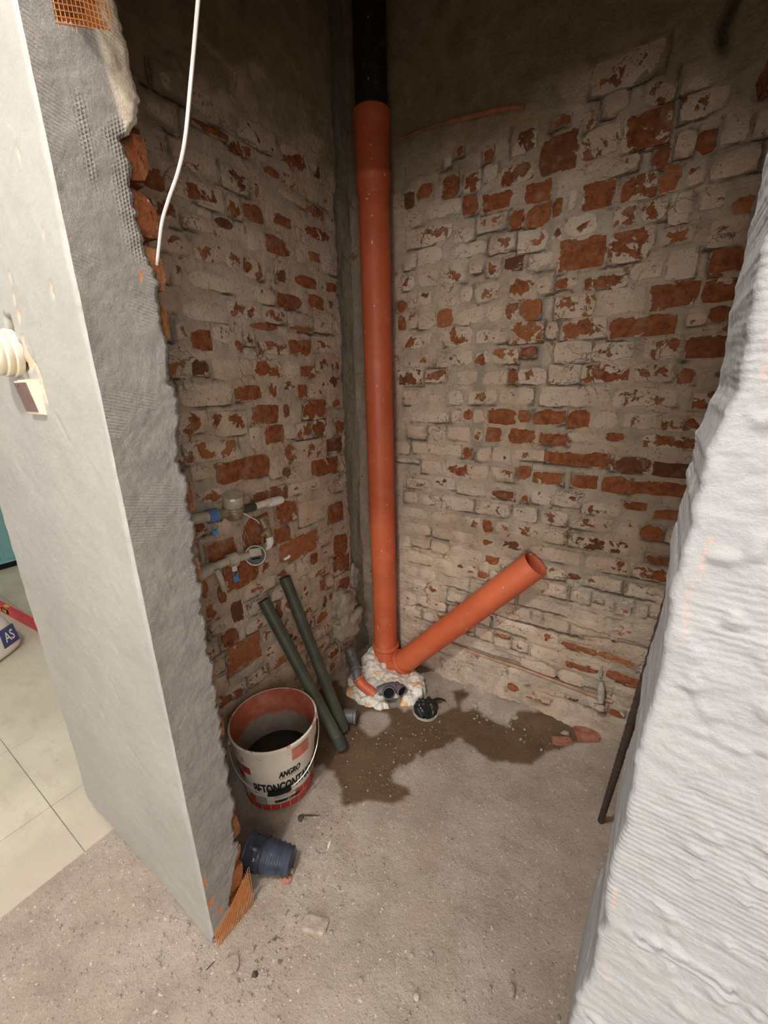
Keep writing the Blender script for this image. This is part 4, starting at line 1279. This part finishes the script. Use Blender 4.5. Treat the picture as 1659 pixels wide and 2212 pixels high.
rbr = MB()
ra, rc = Vector((1.087, -.342, .004)), Vector((1.142, -1.030, 1.575))
n = 60
prof_r = []
Lr = (rc - ra).length
for k in range(n * 4 + 1):
    t = k / (n * 4)
    prof_r.append((.0078 + (.0009 if k % 4 in (0, 1) else 0), t * Lr))
rbr.lathe(ra, rc - ra, prof_r, 10, True, True)
rb_o = rbr.build('rebar', M['rust'], None, None, True, ra)
tag(rb_o, 'rusty ribbed steel bar leaning behind the right whitewashed jamb', 'rebar')

cab = thing('power_cable', 'white twin-core cable hanging down beside the grey jamb', 'cable', (.40, -1.0, 1.46))
cp_ = [(.575, -1.03, 1.735), (.551, -1.03, 1.685), (.518, -1.03, 1.618), (.492, -1.03, 1.568), (.467, -1.03, 1.538), (.436, -1.03, 1.513), (.410, -1.03, 1.489), (.388, -1.028, 1.460), (.372, -1.026, 1.44)]
cp_ = spline([(.60, -1.03, 1.79), (.59, -1.03, 1.765)] + cp_, 6)
off = Vector((.0016, -.0010, -.0009))
MB().tube([p - off for p in cp_], .0023, 8).build('core', M['whitec'], cab)
MB().tube([p + off for p in cp_], .0023, 8).build('core', M['whitec'], cab)

# ------------------------------------------------------------------ switch and round socket on the white face
sw = thing('light_switch', 'surface light switch with brown rocker on the cream wall face', 'switch', (.152, -1.153, 1.243))
def wedge(x0, x1, z0, z1, yb, y0, y1, name, mat):
    vs = [(x0, yb, z0), (x1, yb, z0), (x1, yb, z1), (x0, yb, z1), (x0, y0, z0), (x1, y0, z0), (x1, y1, z1), (x0, y1, z1)]
    return MB().add(vs, [(0, 1, 2, 3), (4, 7, 6, 5), (0, 4, 5, 1), (1, 5, 6, 2), (2, 6, 7, 3), (3, 7, 4, 0)]).build(name, mat, sw, .3)
wedge(.106, .174, 1.2125, 1.272, -1.150, -1.1575, -1.1635, 'back_box', M['cream'])
wedge(.108, .172, 1.2145, 1.270, -1.156, -1.1605, -1.1690, 'cover', M['cream'])
wedge(.110, .162, 1.2175, 1.267, -1.158, -1.1630, -1.1710, 'rocker', M['brown'])['label'] = 'brown rocker'
MB().lathe((.128, -1.1690, 1.262), (0, -1, 0), [(.0012, -.001), (.0012, .0015)], 8, False, True).build('screw', M['gap'], sw)
so = thing('round_socket', 'round ribbed white wall socket with brown centre above the switch', 'socket', (.085, -1.153, 1.318))
MB().lathe((.088, -1.150, 1.318), (.0, -1, 0), [(.040, 0), (.041, .010), (.037, .013), (.040, .016), (.040, .022), (.036, .025), (.038, .028), (.038, .034), (.034, .038), (.036, .040), (.035, .046), (.026, .048), (.024, .044)], 32).build('ribbed_body', M['cream'], so, .9)
MB().lathe((.088, -1.150, 1.318), (.0, -1, 0), [(.0005, .043), (.0255, .043)], 28).build('centre', M['brown'], so)

# ------------------------------------------------------------------ next room: cabinet, level, sack
tc = thing('teal_cabinet', 'teal painted cabinet standing in the next room at the far left', 'cabinet', (-3.1, -.6, 0))
MB().box((-3.08, -.6, .60), (.50, 2.2, 1.10)).build('body', M['teal'], tc)
MB().box((-3.10, -.6, .028), (.50, 2.16, .056)).build('plinth_shade', M['gap'], tc)  # coloured black to paint the shadow gap below the body
MB().box((-2.827, -.15, .60), (.012, 1.04, 1.04)).build('door', M['teal'], tc)
MB().box((-2.827, -1.22, .60), (.012, 1.04, 1.04)).build('door', M['teal'], tc)
lv = thing('spirit_level', 'red spirit level with yellow vial lying on the tiles of the next room', 'level', (-1.9, -.88, 0))
la, lb = Vector((-2.30, -.917, .030)), Vector((-1.30, -.836, .030))
qa = math.atan2(lb.y - la.y, lb.x - la.x)
MB().box((la + lb) / 2, ((lb - la).length, .024, .048), qa).build('bar', M['redpaint'], lv)
vd = (lb - la).normalized()
nrm = Vector((vd.y, -vd.x, 0))
for s_ in (.20, ):
    c = la + vd * ((lb - la).length * .31)
    MB().box(c + nrm * .0125, (.09, .003, .028), qa).build('vial_window', M['gap'], lv)
    MB().box(c + nrm * .0142, (.045, .002, .018), qa).build('vial', M['vial'], lv)
    MB().box(c + nrm * .0155, (.006, .002, .018), qa).build('vial_mark', M['gap'], lv)
    MB().box(c + Vector((0, 0, .0245)), (.05, .016, .002), qa).build('top_vial', M['vial'], lv)
def sack():
    o = thing('plaster_sack', 'white sack with navy blue printed label at the far left', 'sack', (-1.85, -1.12, 0))
    n, m = 26, 20
    ca = math.atan2(-.098, .069)
    ux, uy = Vector((.576, -.817, 0)), Vector((-.817, -.576, 0))
    c = Vector((-1.50, -.96, 0)) + ux * .22 + uy * .13
    vs, fs = [], []
    for j in range(m + 1):
        for k in range(n):
            th, a = math.pi * j / m, 2 * math.pi * k / n
            sx, sy, sz = math.sin(th) * math.cos(a), math.sin(th) * math.sin(a), math.cos(th)
            e = lambda v, pw: math.copysign(abs(v) ** pw, v)
            tz = (e(sz, .45) + 1) / 2
            k_ = 1 - .25 * tz
            p = c + ux * (e(sx, .28) * .26 * k_) + uy * (e(sy, .28) * .14 * k_) + Vector((0, 0, tz * .24 + .002))
            vs.append(p)
    for j in range(m):
        for k in range(n):
            fs.append((j * n + k, (j + 1) * n + k, (j + 1) * n + (k + 1) % n, j * n + (k + 1) % n))
    MB().add(vs, fs).build('bag', M['paper'], o, None)
    return o, ux, uy, c
sk, ux, uy, sc_ = sack()
nn = -uy if (-uy).dot(Vector(CAMLOC) - sc_) > 0 else uy
def on_sack(u_, z_):
    return sc_ + ux * u_ + nn * (.1425 * (1 - .25 * z_ / .24)) + Vector((0, 0, z_))
lab = MB()
lab.add([on_sack(u_, z_) for u_, z_ in ((-.205, .06), (-.115, .06), (-.125, .15), (-.205, .15))], [(0, 1, 2, 3)])
nl = lab.build('navy_label', M['navy'], sk, None, False)
Xt, Yt, ft = text_mesh('AS', 'label_letters', .05, .052, 'paper', .01)
MB().add([on_sack(-.162 - x, .080 + y) + nn * .0012 for x, y in zip(Xt, Yt)], ft).build('label_letters', M['paper'], nl, None, False)

# ------------------------------------------------------------------ rubble on the floor
def debris(name, label_, cat, c, d, seed, mat, rz=0.0, n=9, rough=.75, grp=None):
    o = MB().rock(c, d, seed, n + (6 if 'brick' in name or 'shard' in name else 0), rough * (.7 if 'brick' in name else 1), rz, .38 if 'brick' in name or 'shard' in name else .8).build(name, M[mat], None, .5, True, (c[0], c[1], 0))
    o.data.polygons.foreach_set('use_smooth', [False] * len(o.data.polygons))
    tag(o, label_, cat, grp)
debris('brick_fragment', 'larger flat red brick fragment at the foot of the back wall', 'rubble', (.999, -.050, .030), (.085, .060, .030), 3, 'clay', .5)
debris('brick_fragment', 'smaller red brick fragment beside the larger one on wet floor', 'rubble', (.930, -.108, .012), (.070, .026, .022), 8, 'clay', .5)
debris('mortar_lump', 'small grey mortar lump above the smaller brick fragment', 'rubble', (.935, -.072, .014), (.030, .022, .020), 4, 'stone', .2)
debris('mortar_lump', 'pale mortar lump at the edge of the wet stain', 'rubble', (.752, -.088, .010), (.036, .028, .018), 12, 'conc', .6)
debris('mortar_lump', 'pale mortar crumb right of the black drain bag', 'rubble', (.598, -.108, .008), (.024, .018, .014), 13, 'conc', .1)
debris('mortar_shard', 'flat beige mortar shard in the middle of the foreground', 'rubble', (.548, -.992, .004), (.062, .034, .012), 6, 'stone', .4, 10, .5)
debris('mortar_shard', 'flat grey mortar shard below the jamb corner', 'rubble', (.440, -1.150, .003), (.032, .030, .010), 16, 'stone', .9)
debris('dark_crumb', 'dark brown crumb right of the grey mortar shard', 'rubble', (.497, -1.132, .003), (.015, .013, .008), 17, 'rust', .2)
debris('pebble', 'oval grey pebble at lower right of the floor', 'pebble', (.980, -.843, .005), (.016, .026, .013), 19, 'stone', .2, 10, .25)
debris('pebble', 'small pebble, left of the pair in the foreground centre', 'pebble', (.772, -.912, .004), (.010, .012, .008), 20, 'stone', .2, 8, .3)
debris('pebble', 'small pebble, right of the pair in the foreground centre', 'pebble', (.808, -.885, .004), (.010, .012, .008), 22, 'stone', .9, 8, .3)
debris('pebble', 'tan pebble nearest the camera at bottom centre', 'pebble', (.815, -.965, .004), (.014, .014, .009), 23, 'conc', .3, 8, .3)
debris('pebble', 'grey pebble left of the bottom centre', 'pebble', (.700, -1.010, .004), (.011, .010, .008), 24, 'stone', .3, 8, .3)
debris('rust_lump', 'orange brown lump just below the blue cup', 'rubble', (.420, -.962, .006), (.024, .022, .014), 25, 'clay', .3)
debris('rust_lump', 'tan crumbly lump touching the blue cup bottom', 'rubble', (.412, -.945, .006), (.026, .020, .014), 26, 'stone', .7)
debris('white_chip', 'white paint chip lying right of the blue cup', 'chip', (.455, -.835, .004), (.006, .022, .005), 27, 'paper', .3, 8)
debris('stick', 'thin dark twig on the floor before the bucket', 'twig', (.352, -.803, .006), (.004, .060, .004), 28, 'rust', -1.0, 8, .2)
debris('stick', 'thin dark splinter on the screed below the jamb', 'twig', (.401, -1.178, .003), (.002, .022, .003), 29, 'rust', -.2, 8, .2)
debris('leaf_crumb', 'dark brown crumb beside the twig before the bucket', 'rubble', (.333, -.824, .005), (.016, .022, .008), 30, 'rust', .2, 8)
gb = MB()
rg = random.Random(21)
def on_floor(n, x0, x1, y0, y1, s0, s1):
    for _ in range(n):
        s_ = s0 + (s1 - s0) * rg.random() ** 3
        x, y = rg.uniform(x0, x1), rg.uniform(y0, y1)
        if min(math.hypot(x - .355, y + .963) - .085, math.hypot(x - .23, y + .18) - .205, math.hypot(x - .183, y + .767) - .125, math.hypot(x - .443, y + .238) - .07) < 0:
            continue
        gb.rock((x, y, s_ * .25), (s_, s_ * rg.uniform(.6, 1), s_ * .6), rg.randrange(999), 5, .4, rg.random() * 6)
on_floor(620, .38, 1.08, -1.15, -.30, .002, .009)
on_floor(320, .28, .60, -1.25, -.75, .002, .010)
on_floor(200, .40, 1.05, -.18, .0, .004, .014)
on_floor(150, .20, .60, -.60, -.25, .003, .010)
on_floor(240, -.10, .40, -1.42, -1.17, .002, .008)
on_floor(50, .24, .36, -1.02, -.85, .003, .009)
cb = gb.build('floor_crumbs', M['stone'], None, None, True, (.5, -.8, 0))
cb['kind'] = 'stuff'
tag(cb, 'fine grey crumbs and grit scattered over the dusty floor', 'grit')
del cb['category']
cb['category'] = 'grit'
